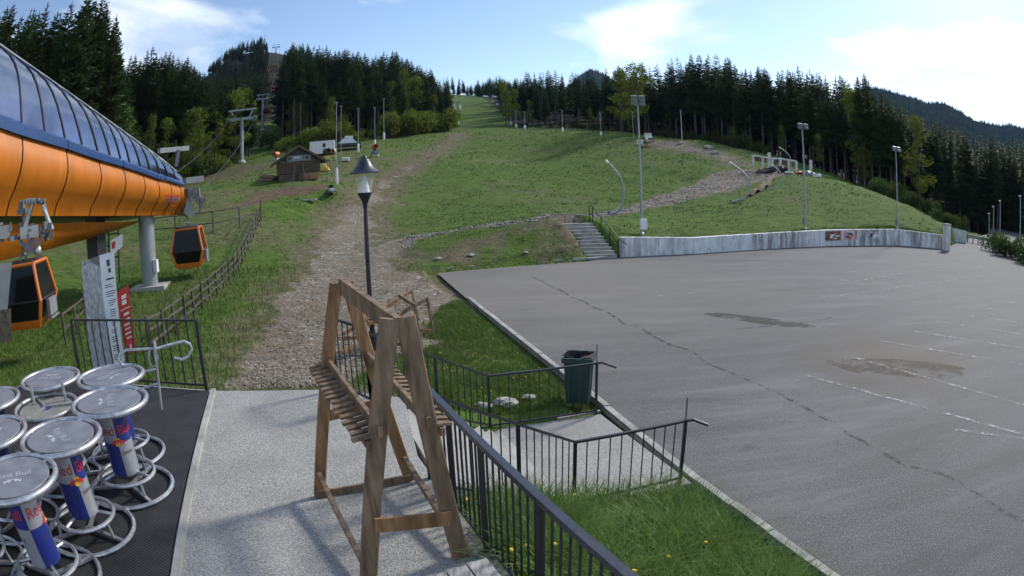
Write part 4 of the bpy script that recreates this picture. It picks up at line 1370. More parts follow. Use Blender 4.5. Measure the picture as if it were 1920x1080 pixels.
def stand(n, x0, x1, d0, d1, label, group, kinds, jit=(0, 35), hmin=9, hmax=33, even=True, sky=None, avoid=None, wide=(1.05, 1.5)):
    for k in range(n):
        px = x0+(x1-x0)*((k+random.uniform(.1, .9))/n if even else random.random())
        d = random.uniform(d0, d1) if not callable(d0) else d0(px)*random.uniform(1, 1.1)
        p = PD(px, 300, d)
        zt = PD(px, (sky or sky_y)(px)+random.uniform(*jit), d)[2]
        g_ = gz(p[0], p[1])
        h = max(hmin*random.uniform(.9, 1.1), min(hmax*random.uniform(.9, 1.05), zt-g_))
        spruce(p[0], p[1], h, random.choice(kinds), nth(label, k, n), group, 0, random.uniform(*wide))
# (front rows, the trees one can tell apart)
stand(11, -40, 215, 62, 78, 'very tall spruce behind the lift station at the upper left', 'tall spruces behind the station', (0, 2, 5), (0, 30), hmax=40)
stand(34, 205, 400, 104, 135, 'spruce in the dark forest between the station and the lift aisle', 'spruces left of the lift aisle', (0, 1, 3, 5), (0, 38))
stand(16, 395, 470, 125, 165, 'slender spruce beside the lift tower at the edge of the lift aisle', 'spruces beside the lift aisle', (0, 2, 4), (0, 45), sky=lambda x: 150)
stand(52, 528, 842, 150, 178, 'spruce in the forest between the lift aisle and the narrow piste', 'spruces between lift aisle and piste', (0, 1, 3, 5), (0, 30))
stand(24, 545, 842, 138, 150, 'bare trunked spruce at the front edge of the middle left forest', 'front edge spruces of the middle left forest', (1, 3), (10, 60))
stand(20, 838, 935, 395, 440, 'small distant spruce on the skyline above the narrow piste', 'skyline spruces above the piste', (0, 2, 4), (0, 14), hmin=7)
edge = lambda px: float(np.interp(px, [890, 960, 1050, 1120, 1200, 1300, 1400, 1500, 1600, 1700, 1760], [330, 165, 146, 134, 122, 114, 102, 94, 88, 80, 78]))
stand(20, 896, 1010, lambda px: edge(px)*1.02, 0, 'spruce on the right side of the narrow upper piste', 'spruces right of the narrow piste', (0, 1, 2, 5), (0, 22), hmin=7)
stand(74, 1000, 1700, lambda px: edge(px)*1.04, 0, 'dark bare trunked spruce in the forest behind the meadow on the right', 'spruces behind the right meadow', (1, 3, 0, 5), (0, 46))
stand(22, 1690, 1960, lambda px: edge(px)*1.25, 0, 'shaded spruce beyond the end of the retaining wall', 'spruces beyond the wall end', (0, 2, 5, 1), (0, 40))

# the depth of the forests, where trees merge into one mass
LITE = [spruce_crown(300+k, HS, c, r_, lite=True) for k, (c, r_) in enumerate(((.12, 2.8), (.25, 2.6), (.35, 2.4)))]
TRK = []
for k in range(2):
    mbt = MB().tube([(0, 0, -.8), (0, 0, HS*.9)], [.22, .04], 4, cap=False)
    TRK.append((np.array(mbt.v), np.array([[f[0], f[1], f[2]] for f in mbt.f]+[[f[0], f[2], f[3]] for f in mbt.f])))
def mass(name, label, specs):
    VV, FF, TV, TF, o, to = [], [], [], [], 0, 0
    for n, x0, x1, d0, d1, jit, sk, hmin, hmax in specs:
        for k in range(n):
            px = random.uniform(x0, x1)
            dd0, dd1 = (d0(px), d1(px)) if callable(d0) else (d0, d1)
            d = random.uniform(dd0, dd1)
            p = PD(px, 300, d)
            g_ = gz(p[0], p[1])
            zt = PD(px, sk(px)+random.uniform(*jit), d)[2]
            h = max(hmin*random.uniform(.9, 1.15), min(hmax*random.uniform(.9, 1.05), zt-g_))
            s = h/HS
            a = random.uniform(0, 6.28)
            V, F = random.choice(LITE)
            ww = s*random.uniform(1.2, 1.8)
            c, q = math.cos(a), math.sin(a)
            VV.append(np.stack([(V[:, 0]*c-V[:, 1]*q)*ww+p[0], (V[:, 0]*q+V[:, 1]*c)*ww+p[1], V[:, 2]*s+g_], -1))
            FF.append(F+o)
            o += len(V)
            tv, tf = TRK[0]
            TV.append(np.stack([tv[:, 0]*s+p[0], tv[:, 1]*s+p[1], tv[:, 2]*s+g_], -1))
            TF.append(tf+to)
            to += len(tv)
    root = thing(name, label, 'forest', (0, 0, 0))
    root['kind'] = 'stuff'
    tag(link('crown', raw_mesh('crown', np.concatenate(VV), np.concatenate(FF), M['needle']), root), kind='stuff')
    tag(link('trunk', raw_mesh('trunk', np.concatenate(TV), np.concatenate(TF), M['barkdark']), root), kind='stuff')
mass('spruce_forest', 'dense dark spruce forest filling the depth behind the left tree rows', [
    (45, -80, 230, 80, 120, (10, 60), sky_y, 12, 34), (190, 200, 400, 125, 240, (8, 60), sky_y, 10, 30), (60, -60, 230, 110, 200, (30, 120), sky_y, 10, 30),
    (290, 530, 845, 165, 260, (0, 40), sky_y, 10, 28)])
hill = lambda x: float(np.interp(x, [380, 392, 420, 450, 490, 500, 530, 545, 640], [130, 114, 90, 72, 66, 100, 100, 74, 84]))
mass('hillside_forest', 'spruce forest covering the steep hill under the skyline lift tower', [
    (230, 385, 497, 250, 495, (0, 70), hill, 9, 21), (90, 528, 640, 330, 490, (0, 40), hill, 9, 18), (34, 392, 495, 440, 490, (0, 8), hill, 9, 24)])
mass('right_forest', 'dense shaded spruce forest filling the depth behind the right tree rows', [
    (430, 940, 1720, lambda px: edge(px)*1.08, lambda px: edge(px)*1.75, (4, 55), sky_y, 10, 30), (150, 1690, 1980, 100, 190, (0, 50), sky_y, 10, 26), (70, 1750, 1990, 150, 300, (-5, 25), sky_y, 10, 22), (60, 880, 960, 330, 430, (5, 25), sky_y, 7, 18)])

# broad-leaved trees and bushes, each with its own leaf clumps
def leaf_cloud(seed, lobes, n, size):
    rg = np.random.default_rng(seed)
    V = []
    for k in range(n):
        c, r_ = lobes[rg.integers(len(lobes))]
        d = rg.normal(size=3)
        d /= np.linalg.norm(d)
        p = np.array(c)+d*np.array(r_)*rg.uniform(.55, 1.08)
        a, b_ = rg.normal(size=3), rg.normal(size=3)
        a /= np.linalg.norm(a)
        b_ = np.cross(a, b_)
        b_ /= np.linalg.norm(b_)+1e-9
        s = size*rg.uniform(.5, 1.3)
        V += [p-a*s, p+b_*s*.55, p+a*s, p-b_*s*.55]
    V = np.array(V)
    return V, np.arange(len(V)).reshape(-1, 4)
def decid_mesh(seed, h, w_, leafmat):
    rg = random.Random(seed)
    lobes = []
    for k in range(26):
        f = rg.random()
        z = h*(.24+.70*f)
        rr = w_*(.35+.75*math.sin(math.pi*(.12+.8*f)))
        a = rg.uniform(0, 6.28)
        q = rr*math.sqrt(rg.random())
        lobes.append(((math.cos(a)*q, math.sin(a)*q, z), (h*.085*rg.uniform(.7, 1.4),)*2+(h*.065,)))
    V, F = leaf_cloud(seed, lobes, 1900, h*.016)
    cr__ = raw_mesh('crown', V, F, leafmat)
    mb = MB()
    mb.tube([(0, 0, -.6), (.1, 0, h*.35), (0, .1, h*.85)], [h*.013, h*.010, h*.003], 7)
    for c, _ in lobes[::2]:
        mb.tube([(0, 0, max(h*.15, c[2]*.62)), (c[0]*.5, c[1]*.5, c[2]*.85), c], [h*.005, h*.0035, h*.0015], 4)
    return cr__, mb.mesh('trunk', M['bark'], True)
DEC = [decid_mesh(40+k, 14, w_, M['leaf']) for k, w_ in enumerate((2.6, 3.4, 2.0))]
def decid(px, d, ytop, kind, label, group=None, wide=1.0, ybase=None):
    p = PD(px, 300, d)
    g_ = gz(p[0], p[1])
    h = max(4, PD(px, ytop, d)[2]-g_)
    t = thing('broadleaf_tree', label, 'deciduous tree', (p[0], p[1], g_), random.uniform(0, 6.28), group)
    t.scale = (h/14*wide, h/14*wide, h/14)
    link('crown', DEC[kind][0], t)
    link('trunk', DEC[kind][1], t)
decid(1196, 112, 112, 1, 'large light green deciduous tree behind the tallest floodlight mast', wide=1.15)
decid(1170, 118, 128, 0, 'light green deciduous tree just left of the large one')
decid(1722, 84, 215, 0, 'light green deciduous tree right of the shortest floodlight mast', wide=.9)
decid(1608, 90, 160, 2, 'yellow green deciduous tree rising out of the right forest', wide=.8)
decid(440, 118, 168, 0, 'yellow green tree behind the nearest lift tower, left of its crossarm')
decid(462, 130, 160, 2, 'yellow green tree behind the nearest lift tower, right of its crossarm')
decid(362, 100, 200, 0, 'bright green young tree left of the nearest lift tower', wide=1.1)
decid(405, 112, 205, 2, 'slim green tree between the two bright young trees by the lift tower')
decid(390, 98, 250, 1, 'low green tree at the lower edge of the left forest', wide=.9)
decid(757, 142, 128, 0, 'yellow green tree standing in the middle left forest edge', wide=.7)
decid(782, 146, 140, 2, 'thin yellow green tree near the right end of the middle left forest', wide=.8)
decid(620, 128, 180, 2, 'yellow green birch behind the white container', wide=.7)
decid(950, 160, 150, 2, 'light green tree at the right foot of the narrow piste', wide=.9)
decid(970, 158, 165, 0, 'light green tree second right of the narrow piste', wide=.7)
decid(838, 190, 178, 2, 'light green tree at the left side of the narrow piste', wide=1.0)

rgd = random.Random(77)
for k in range(9):
    decid(548+k*32+rgd.uniform(-10, 10), 143+rgd.uniform(-4, 8), 168+rgd.uniform(-28, 22), k % 3, nth('light green tree in the front of the middle left forest', k, 9), 'light trees in the middle left forest', rgd.uniform(.6, .9))
for k in range(8):
    px = 1010+k*88+rgd.uniform(-20, 20)
    decid(px, edge(px)*1.0, 190+k*9+rgd.uniform(-18, 14), k % 3, nth('light green young tree at the edge of the right forest', k, 8), 'light trees along the right forest edge', rgd.uniform(.6, .85))
for k in range(6):
    decid(230+k*29+rgd.uniform(-8, 8), 102+rgd.uniform(-3, 6), 205+rgd.uniform(-20, 20), k % 3, nth('light green tree in the forest behind the station nose', k, 6), 'light trees behind the station nose', rgd.uniform(.6, .9))

BUSH = []
for k in range(4):
    rg = random.Random(70+k)
    lobes = [((rg.uniform(-1.1, 1.1), rg.uniform(-.9, .9), rg.uniform(.5, 1.5)), (.65, .65, .55)) for _ in range(9)]
    V, F = leaf_cloud(70+k, lobes, 900, .13)
    mb = MB()
    for c, _ in lobes:
        mb.tube([(c[0]*.15, c[1]*.15, -.3), (c[0]*.6, c[1]*.6, c[2]*.6), c], [.035, .025, .01], 4)
    BUSH.append((raw_mesh('foliage', V, F, M['leaf' if k < 2 else 'leafdark']), mb.mesh('stems', M['bark'])))
def bush(px, d, ytop, kind, label, group, wide=1.0):
    p = PD(px, 300, d)
    g_ = gz(p[0], p[1])
    h = max(.8, PD(px, ytop, d)[2]-g_)
    t = thing('bush', label, 'bush', (p[0], p[1], g_-.05), random.uniform(0, 6.28), group)
    s = h/2.0
    t.scale = (s*wide, s*wide, s)
    link('foliage', BUSH[kind][0], t)
    link('stems', BUSH[kind][1], t)
for k in range(13):
    px = 738+k*8.2
    bush(px, 128+1.2*k, 211-k*.6+random.uniform(-5, 5), k % 2, nth('bright green bush in the row left of the narrow piste', k, 13), 'bright bush row left of the piste', random.uniform(.8, 1.15))
for k, (px, d, yt) in enumerate(((552, 116, 246), (575, 122, 246), (592, 118, 238), (606, 116, 226), (622, 116, 228), (646, 118, 238), (660, 120, 240), (692, 128, 240))):
    bush(px, d, yt, k % 2, nth('green bush behind the log cabin and white container', k, 8), 'bushes behind the container', 1.0)
NSK = 0
for k in range(22):
    px = 990+k*21+random.uniform(-6, 6)
    if 1160 < px < 1232:
        NSK += 1
        continue
    d = edge(px)*.985
    p = PD(px, 300, d)
    bush(px, d, float(np.interp(px, [990, 1200, 1300, 1400, 1460], [226, 240, 244, 254, 272]))+random.uniform(-6, 8), 2+k % 2, nth('dark green bush at the foot of the right forest', k if px < 1170 else k-NSK, 22-3), 'bushes at the foot of the right forest', random.uniform(.8, 1.2))
for k in range(16):
    px = 1640+k*10.5
    d = float(np.interp(px, [1640, 1720, 1770, 1810], [72, 64, 60, 66]))+random.uniform(-2, 3)
    bush(px, d, float(np.interp(px, [1640, 1700, 1760, 1800], [330, 352, 388, 408]))+random.uniform(-8, 10), 2+k % 2, nth('loose green bush above the right end of the wall', k, 16), 'bushes above the right wall end', random.uniform(.8, 1.3))
for k, (px, d, yt) in enumerate(((1862, 56, 430), (1880, 53, 436), (1896, 52, 446), (1925, 50, 440), (1945, 48, 450))):
    bush(px, d, yt, 2+k % 2, nth('low green bush behind the guard rail', k, 5), 'bushes behind the guard rail', 1.1)
for k, (px, d, yt) in enumerate(((330, 96, 312), (352, 98, 300), (372, 97, 296), (405, 100, 288), (424, 104, 276), (505, 140, 246), (530, 125, 258))):
    bush(px, d, yt, 1+k % 3, nth('low bush on the slope around the nearest lift tower', k, 7), 'bushes around the nearest lift tower', 1.1)

# far wooded mountain on the right, and the one that peeps over the forest
def mountain(name, label, ridge, d, depth, foot, seed, ncone):
    rg = np.random.default_rng(seed)
    xs = np.linspace(ridge[0][0], ridge[-1][0], 90)
    rows = []
    for f in np.linspace(0, 1.25, 26):
        row = []
        for x in xs:
            y = float(np.interp(x, [q[0] for q in ridge], [q[1] for q in ridge]))
            top = PD(x, y, d)
            p = PD(x, y, d-depth*(1-f) if f <= 1 else d+depth*(f-1))
            hz_ = foot+(top[2]-foot)*(math.sin(min(f, 1)*math.pi/2)**1.15 if f <= 1 else 1-(f-1)*1.2)
            row.append((p[0], p[1], hz_))
        rows.append(row)
    A_ = np.array(rows)
    A_[:, :, 2] += (fbm(A_[:, :, 0].ravel(), A_[:, :, 1].ravel(), depth*.3, 4)*depth*.10).reshape(A_.shape[:2])*np.clip(np.linspace(1.1, .05, 26), 0, 1)[:, None]
    mb = MB()
    mb.grid([[tuple(p) for p in r_] for r_ in A_])
    tag(mb.build(name, M['farforest'], None, True), label, kind='structure')
    VV = []
    for k in range(ncone):
        i, j = rg.random()**.6*20, rg.random()*88
        i0, j0 = int(i), int(j)
        fi, fj = i-i0, j-j0
        p = A_[i0, j0]*(1-fi)*(1-fj)+A_[i0+1, j0]*fi*(1-fj)+A_[i0, j0+1]*(1-fi)*fj+A_[i0+1, j0+1]*fi*fj
        h = d*.0048*rg.uniform(.6, 1.3)
        w_ = h*.2
        a = rg.uniform(0, 6.28)
        q = [p+np.array([math.cos(a+2.094*m_)*w_, math.sin(a+2.094*m_)*w_, -h*.1]) for m_ in range(3)]
        top = p+np.array([0, 0, h])
        for m_ in range(3):
            VV += [q[m_], q[(m_+1) % 3], top]
    VV = np.array(VV)
    tag(link(name+'_trees', raw_mesh(name+'_trees', VV, np.arange(len(VV)).reshape(-1, 3), M['farneedle'])), 'distant spruces covering '+label, 'forest', kind='stuff')
M['farforest'] = mat('wooded mountainside', (.012, .02, .012), .95, 0, .4, .02, .6, .05, col2=(.026, .038, .02), coords='Object', bdist=8, spec=0.0)
M['farneedle'] = mat('far needles', (.012, .022, .012), .95, 0, .4, .02, col2=(.034, .05, .022), spec=0.0)
mountain('mountain', 'the dark blue wooded mountain at the right', [(1560, 190), (1640, 170), (1700, 184), (1740, 196), (1768, 196), (1800, 214), (1825, 232), (1850, 238), (1872, 246), (1895, 246), (1920, 254), (1990, 262), (2100, 300)], 1500, 700, -60, 3, 3000)
mountain('far_peak', 'the far bluish peak just above the forest centre', [(1040, 190), (1080, 150), (1100, 137), (1112, 134), (1130, 142), (1160, 160), (1220, 190)], 1900, 500, 40, 8, 700)
# ================================================================ log cabin and machines on the slope
cb0 = G(560, 337)
cd = math.hypot(cb0[0], cb0[1])
rzc = math.atan2(-cb0[0], cb0[1])+R(4)
cz = 100*.00086*cd/6.0            # metres of the photo's cabin per model metre
t = thing('log_cabin', 'dark log cabin with a gable roof and a sign over its door', 'cabin', cb0, rzc)
t.scale = (cz, cz, cz)
W2 = 2.35
for k in range(4):
    MB().box((-1.75+1.17*k, -.05, .32), (1.12, .2, .75)).build('base_board', M['wood' if k > 1 else 'wooddark'], t)
for k in range(7):
    z = .82+.19*k
    for x0, x1 in ((-2.5, -.55), (.55, 2.5)):
        MB().tube([(x0, 0, z), (x1, 0, z)], .105, 7).build('log', M['wooddark'], t, True)
    for s in (-1, 1):
        MB().tube([(s*W2, -.15, z+.09), (s*W2, 3.9, z+.09)], .105, 7).build('log', M['wooddark'], t, True)
for s in (-1, 1):
    MB().box((s*.28, -.03, 1.42), (.53, .1, 1.3)).build('door_leaf', M['fencewood'], t)
gb = MB().add([(-2.5, .02, 2.1), (2.5, .02, 2.1), (0, .02, 3.55), (-2.5, .2, 2.1), (2.5, .2, 2.1), (0, .2, 3.55)], [(0, 1, 2), (5, 4, 3), (0, 3, 4, 1)])
gb.build('gable', M['black'], t)
sgn = MB().box((.05, -.2, 2.42), (2.75, .06, .62)).build('sign_board', M['grey'], t)
for x, sx, sz, mm in ((-1.05, .34, .34, 'print'), (-.15, .9, .12, 'etch'), (.62, .12, .34, 'print'), (1.0, .36, .34, 'print'), (-.2, .7, .08, 'white')):
    MB().box((x, -.236, 2.42+(.12 if mm == 'white' else 0)), (sx, .01, sz)).build('sign_print', M[mm], sgn)
for s in (-1, 1):
    mb = MB()
    mb.bar((0, 1.7, 3.72), (s*3.25, 1.7, 1.78), 4.9, .12, (0, 0, 1))
    rf = mb.build('roof_slope', M['fencewood'], t)
    MB().bar((0, -.78, 3.74), (s*3.28, -.78, 1.8), .06, .24).build('barge_board', M['wooddark'], rf)
    MB().tube([(s*.62, -1.15, -.15), (s*.52, -.2, 1.75)], .06, 6).build('stair_post', M['woodgrey'], t, True)
    MB().tube([(s*.62, -1.25, .1), (s*.55, -.15, 1.35)], .05, 6).build('stair_rail', M['woodgrey'], t, True)
for k in range(4):
    MB().box((0, -1.1+.25*k, .0+.2*k), (1.1, .3, .06)).build('stair_tread', M['fencewood'], t)
MB().box((0, 2, .9), (4.6, 3.7, 2.0)).build('inner_wall', M['black'], t)
p = G(532, 338)
t = thing('log_pile', 'pile of pale logs on the ground left of the log cabin', 'log pile', p)
for k in range(6):
    q = p+np.array([-1.2+.1*k, .3*(k % 3)-.2, .15+.2*(k//3)])
    MB().tube([q, q+np.array([-1.9, .5, .1+.05*k])], .13, 7).build('log', M['woodgrey'], t, True, True)

def at_ground(px, py): return G(px, py)
# white container
p = G(604, 296)
d = math.hypot(p[0], p[1])
d2 = d*1.04
p = PD(604, 290, d2)
p[2] = PD(604, 288, d2)[2]
wc = 48*.00086*d2
t = thing('site_container', 'white site container with a dark roof edge behind the log cabin', 'container', p, math.atan2(-p[0], p[1])-R(3))
MB().box((0, 1.2, wc*.25), (wc, 2.4, wc*.5)).build('body', M['white'], t)
MB().box((0, 1.2, wc*.52), (wc*1.02, 2.5, wc*.035)).build('roof', M['black'], t)
wf = MB().box((wc*.08, -.02, wc*.32), (wc*.16, .05, wc*.2)).build('window_frame', M['white'], t)
MB().box((wc*.08, -.055, wc*.32), (wc*.12, .02, wc*.15)).build('pane', M['cabinglass'], wf)
for k in range(6):
    MB().box((-wc*.5+wc*(k+.5)/6, -.012, wc*.25), (.04, .02, wc*.46)).build('rib', M['offwhite'], t)

def cannon(px, py, hpx, label, body, base, rz=0.0, dscale=1.0):
    p = PD(px, py, math.hypot(*G(px, py)[:2])*dscale) if dscale != 1 else G(px, py)
    s = hpx*.00086*math.hypot(p[0], p[1])/2.3
    t = thing('snow_cannon', label, 'snow cannon', p, math.atan2(-p[0], p[1])+rz, 'snow cannons around the log cabin')
    t.scale = (s, s, s)
    dr = MB()
    pr = [(.42, -.6), (.52, -.55), (.5, -.2), (.44, .2), (.4, .62), (.34, .62), (.3, -.4)]
    n = 14
    V = [(rr*math.cos(2*math.pi*k/n), y, 1.75+rr*math.sin(2*math.pi*k/n)) for rr, y in [(a, -b_) for a, b_ in pr] for k in range(n)]
    F = [(i*n+k, i*n+(k+1) % n, (i+1)*n+(k+1) % n, (i+1)*n+k) for i in range(len(pr)-1) for k in range(n)]
    dr.add(V, F)
    drum = dr.build('drum', M[body], t, True)
    MB().tube([(.43*math.cos(a*.449), -.64, 1.75+.43*math.sin(a*.449)) for a in range(14)], .04, 5, closed=True).build('nozzle_ring', M['black'], drum, True)
    MB().box((0, 0, 1.75), (.75, .06, .75)).build('fan', M['black'], drum)
    MB().box((0, 0, 1.1), (.34, .3, .5)).build('swivel', M['black'], t)
    MB().box((0, .05, .75), (1.0, .7, .5)).build('housing', M[base], t)
    MB().box((.1, -.32, .78), (.4, .03, .2)).build('panel', M['etch'], t)
    for sx in (-1, 1):
        for sy in (-1, 1):
            MB().bar((sx*.4, sy*.25, .55), (sx*.62, sy*.5, 0), .07, .07).build('leg', M['steel'], t)
    return t
M['hiyellow'] = mat('faded yellow plastic', (.62, .45, .10), .5, 0, .2, 4)
M['hiorange'] = mat('signal orange plastic', (.70, .14, .03), .45, 0, .12, 4)
cannon(703, 294, 25, 'orange and blue snow cannon standing alone on the meadow', 'hiorange', 'blueb', R(15))
cannon(518, 306, 22, 'orange snow cannon half hidden behind the cabin roof on its left', 'hiorange', 'offwhite', R(-40), 1.06)
cannon(613, 304, 27, 'yellow snow cannon with a brown drum right of the cabin roof', 'wooddark', 'hiyellow', R(25))
cannon(626, 300, 22, 'yellow snow cannon beside the padded lamp pole', 'hiyellow', 'hiyellow', R(-20))
p = G(607, 322)
t = thing('crash_mat', 'crumpled yellow crash mat leaning on the cabin corner', 'crash mat', p)
MB().ellipsoid(p+[0, 0, .45], (.45, .3, .55), 9, 6, .25, 3).build('mat_body', M['hiyellow'], t, False, True)
MB().ellipsoid(p+[.55, -.1, .25], (.3, .3, .3), 8, 5, .3, 5).build('mat_fold', M['hiyellow'], t, False, True)

# covered piste machine
p = G(652, 281)
s = 58*.00086*math.hypot(p[0], p[1])/5.2
t = thing('piste_machine', 'dark piste machine under a silver cover behind the lamp poles', 'piste machine', p, math.atan2(-p[0], p[1])+R(8))
t.scale = (s, s, s)
for y in (-.8, .9):
    tr = MB()
    tr.tube([(-2.1, y, .35), (-1.9, y, .7), (1.9, y, .7), (2.1, y, .35), (1.8, y, .05), (-1.8, y, .05)], .22, 6, closed=True)
    tr.build('track', M['rubber'], t, True)
MB().box((0, 0, .85), (4.2, 1.7, .5)).build('chassis', M['navy'], t)
MB().add([(-1.6, -.8, 1.1), (1.5, -.8, 1.1), (1.5, .8, 1.1), (-1.6, .8, 1.1), (-.9, -.6, 1.9), (.7, -.6, 1.95), (.7, .6, 1.95), (-.9, .6, 1.9)], [(0, 1, 5, 4), (1, 2, 6, 5), (2, 3, 7, 6), (3, 0, 4, 7), (4, 5, 6, 7)]).build('silver_cover', M['chrome'], t)
MB().box((.2, .2, 2.15), (1.4, 1.2, .35)).build('cab_roof', M['white'], t)
MB().box((.2, .2, 1.9), (1.25, 1.1, .3)).build('cab_glass', M['cabinglass'], t)
bl_ = MB()
bl_.add([(-2.4, -1.2, .1), (-2.4, 1.2, .1), (-2.7, 1.2, .75), (-2.7, -1.2, .75), (-2.5, -1.2, .1), (-2.5, 1.2, .1), (-2.8, 1.2, .75), (-2.8, -1.2, .75)], [(0, 1, 2, 3), (7, 6, 5, 4), (0, 3, 7, 4), (1, 5, 6, 2), (3, 2, 6, 7), (0, 4, 5, 1)])
bl_.build('blade', M['steeldark'], t)
p = G(648, 303)
t = thing('plastic_barrel', 'pale plastic barrel lying right of the yellow snow cannons', 'barrel', p)
MB().tube([p+[-.5, 0, .3], p+[-.45, 0, .3], p+[.5, .1, .3]], [.25, .32, .3], 10).build('barrel_body', M['offwhite'], t, True, True)

# snowmobile
p = G(620, 366)
s = 22*.00086*math.hypot(p[0], p[1])/1.25
t = thing('snowmobile', 'black and white snowmobile parked nose on below the cabin', 'snowmobile', p, math.atan2(-p[0], p[1])+R(8))
t.scale = (s, s, s)
for sx in (-1, 1):
    MB().tube([(sx*.48, -1.25, .22), (sx*.48, -1.05, .06), (sx*.48, .1, .05)], .05, 6).build('ski', M['black'], t, True)
    MB().bar((sx*.48, -.5, .08), (sx*.2, -.4, .42), .05, .05).build('strut', M['steeldark'], t)
    MB().box((sx*.2, -1.02, .62), (.18, .05, .1)).build('headlight', M['etch'], t)
MB().ellipsoid((0, -.45, .5), (.42, .72, .28), 12, 7).build('cowl', M['can_silver'], t, True)
MB().box((0, -.55, .42), (.95, .6, .12)).build('side_panel', M['black'], t)
MB().add([(-.28, -.55, .72), (.28, -.55, .72), (.2, -.35, 1.08), (-.2, -.35, 1.08)], [(0, 1, 2, 3), (3, 2, 1, 0)]).build('windshield', M['cabinglass'], t)
MB().bar((-.36, -.15, 1.0), (.36, -.15, 1.0), .05, .05).build('handlebar', M['black'], t)
MB().box((0, .65, .55), (.38, 1.2, .26)).build('seat', M['black'], t)
MB().box((0, .6, .2), (.42, 1.7, .34)).build('track', M['rubber'], t)
p = G(575, 376)
tag(MB().box((p[0], p[1], p[2]+.05), (1.7, .35, .1), .1).build('plank', M['woodpale']), 'pale plank lying in the grass left of the snowmobile', 'plank')

# ---------------------------------------------------------------- right side: mound, machine, old fence, lances
p = G(1217, 266)
s = 20*.00086*math.hypot(p[0], p[1])/2.2
t = thing('pump_trailer', 'small white pump trailer on the mound behind the tallest mast', 'trailer', p, math.atan2(-p[0], p[1]))
t.scale = (s, s, s)
MB().box((0, 0, .75), (1.5, 1.6, .7)).build('body', M['white'], t)
MB().box((-.15, .1, 1.4), (1.5, 1.2, .75)).build('hood', M['offwhite'], t)
MB().box((.3, -.82, .62), (.9, .06, .35)).build('grille', M['print'], t)
MB().box((-.15, .1, 1.82), (1.6, 1.3, .08)).build('roof', M['steeldark'], t)
for sx in (-1, 1):
    MB().tube([(sx*.78, 0, .32), (sx*.95, 0, .32)], .32, 12).build('wheel', M['rubber'], t, True)
MB().bar((-.2, -.8, .35), (-1.3, -1.6, .3), .09, .09).build('drawbar', M['steeldark'], t)

fx = [(1412, 291, 303), (1430, 294, 311), (1442, 286, 317), (1448, 297, 315), (1463, 297, 318), (1479, 300, 318), (1493, 302, 320)]
base = PD(1412, 305, 73)
t = thing('post_beam_frame', 'weathered white post and beam frame on the rubble ledge', 'framework', PD(1450, 316, 72))  # open railing structure of white posts and top beams, not a building
last = None
for k, (px, yt, yb) in enumerate(fx):
    d = 73.5-.15*k
    MB().bar(PD(px, yb+6, d), PD(px, yt, d), .26 if k != 2 else .34, .26, (0, 1, 0)).build('post', M['offwhite'], t, False, True)
for a, c in zip(fx[:-1], fx[1:]):
    if a[0] == 1442 or c[0] == 1442:
        continue
    MB().bar(PD(a[0], a[1], 73.2), PD(c[0], c[1], 73.0), .2, .2).build('beam', M['offwhite'], t, False, True)
MB().bar(PD(1430, 294, 73.2), PD(1448, 297, 73.0), .2, .2).build('beam', M['offwhite'], t, False, True)
for k in range(6):
    MB().bar(PD(1412+13*k, 297+2*k, 74.2), PD(1424+13*k, 299+2*k, 74.2), .5, .12, (0, 1, 0)).build('back_plank', M['fencewood'], t, False, True)
p = PD(1520, 318, 72)
tag(MB().bar(PD(1520, 322, 72), PD(1520, 300, 72), .3, .3, (0, 1, 0)).build('marker_post', M['offwhite']), 'single white post standing right of the rubble heap', 'post')
p = PD(1577, 336, 66)
tag(MB().bar(PD(1577, 340, 66), PD(1577, 318, 66), .16, .16, (0, 1, 0)).build('stump_post', M['wooddark']), 'short dark wooden post on the shoulder above the wall', 'post')
def lump(name, px, py, d, s, m, label, cat, seed, grp='rubble around the white frame'):
    p = PD(px, py, d)
    p[2] = max(gz(p[0], p[1])+s[2]*.4, p[2]-s[2])
    t = thing(name, label, cat, p, 0, grp)
    MB().ellipsoid((0, 0, 0), s, 8, 5, .35, seed).build('body', M[m], t)
    MB().box((s[0]*.4, -s[1]*.3, s[2]*.3), (s[0]*.7, s[1]*.5, s[2]*.8), seed).build('broken_piece', M[m], t)
lump('scrap_heap', 1500, 322, 71, (.6, .5, .25), 'red', 'faded red scrap on the rubble ledge', 'scrap', 1)
lump('scrap_heap', 1514, 327, 70, (.9, .6, .4), 'steeldark', 'dark grey scrap heap at the right of the rubble ledge', 'scrap', 2)
lump('boulder', 1532, 329, 69.5, (.6, .5, .3), 'offwhite', 'pale boulder right of the scrap heap', 'boulder', 3)
lump('boulder', 1478, 325, 70, (.7, .5, .25), 'stone', 'pale boulder under the middle of the white frame', 'boulder', 4)
lump('scrap_heap', 1462, 319, 72, (1.3, .8, .5), 'black', 'black tarpaulin heap below the white frame', 'scrap', 5)
lump('boulder', 1428, 325, 72, (.7, .5, .3), 'stone', 'grey boulder left of the rubble ledge', 'boulder', 6)
lump('scrap_heap', 1445, 321, 72, (1.5, .8, .35), 'wooddark', 'brown splintered timber below the left end of the white frame', 'scrap', 7)
lump('boulder', 1340, 300, 84, (.6, .5, .35), 'stone', 'pale boulder low on the grey mound', 'boulder', 8)
lump('boulder', 1329, 276, 89, (.7, .5, .4), 'stone', 'pale boulder high on the grey mound', 'boulder', 9)
lump('boulder', 1212, 278, 92, (.8, .5, .3), 'woodgrey', 'brown stump lying left of the mound', 'stump', 10)
lump('boulder', 1275, 271, 92, (.6, .5, .3), 'stone', 'small pale boulder at the top left of the mound', 'boulder', 11)

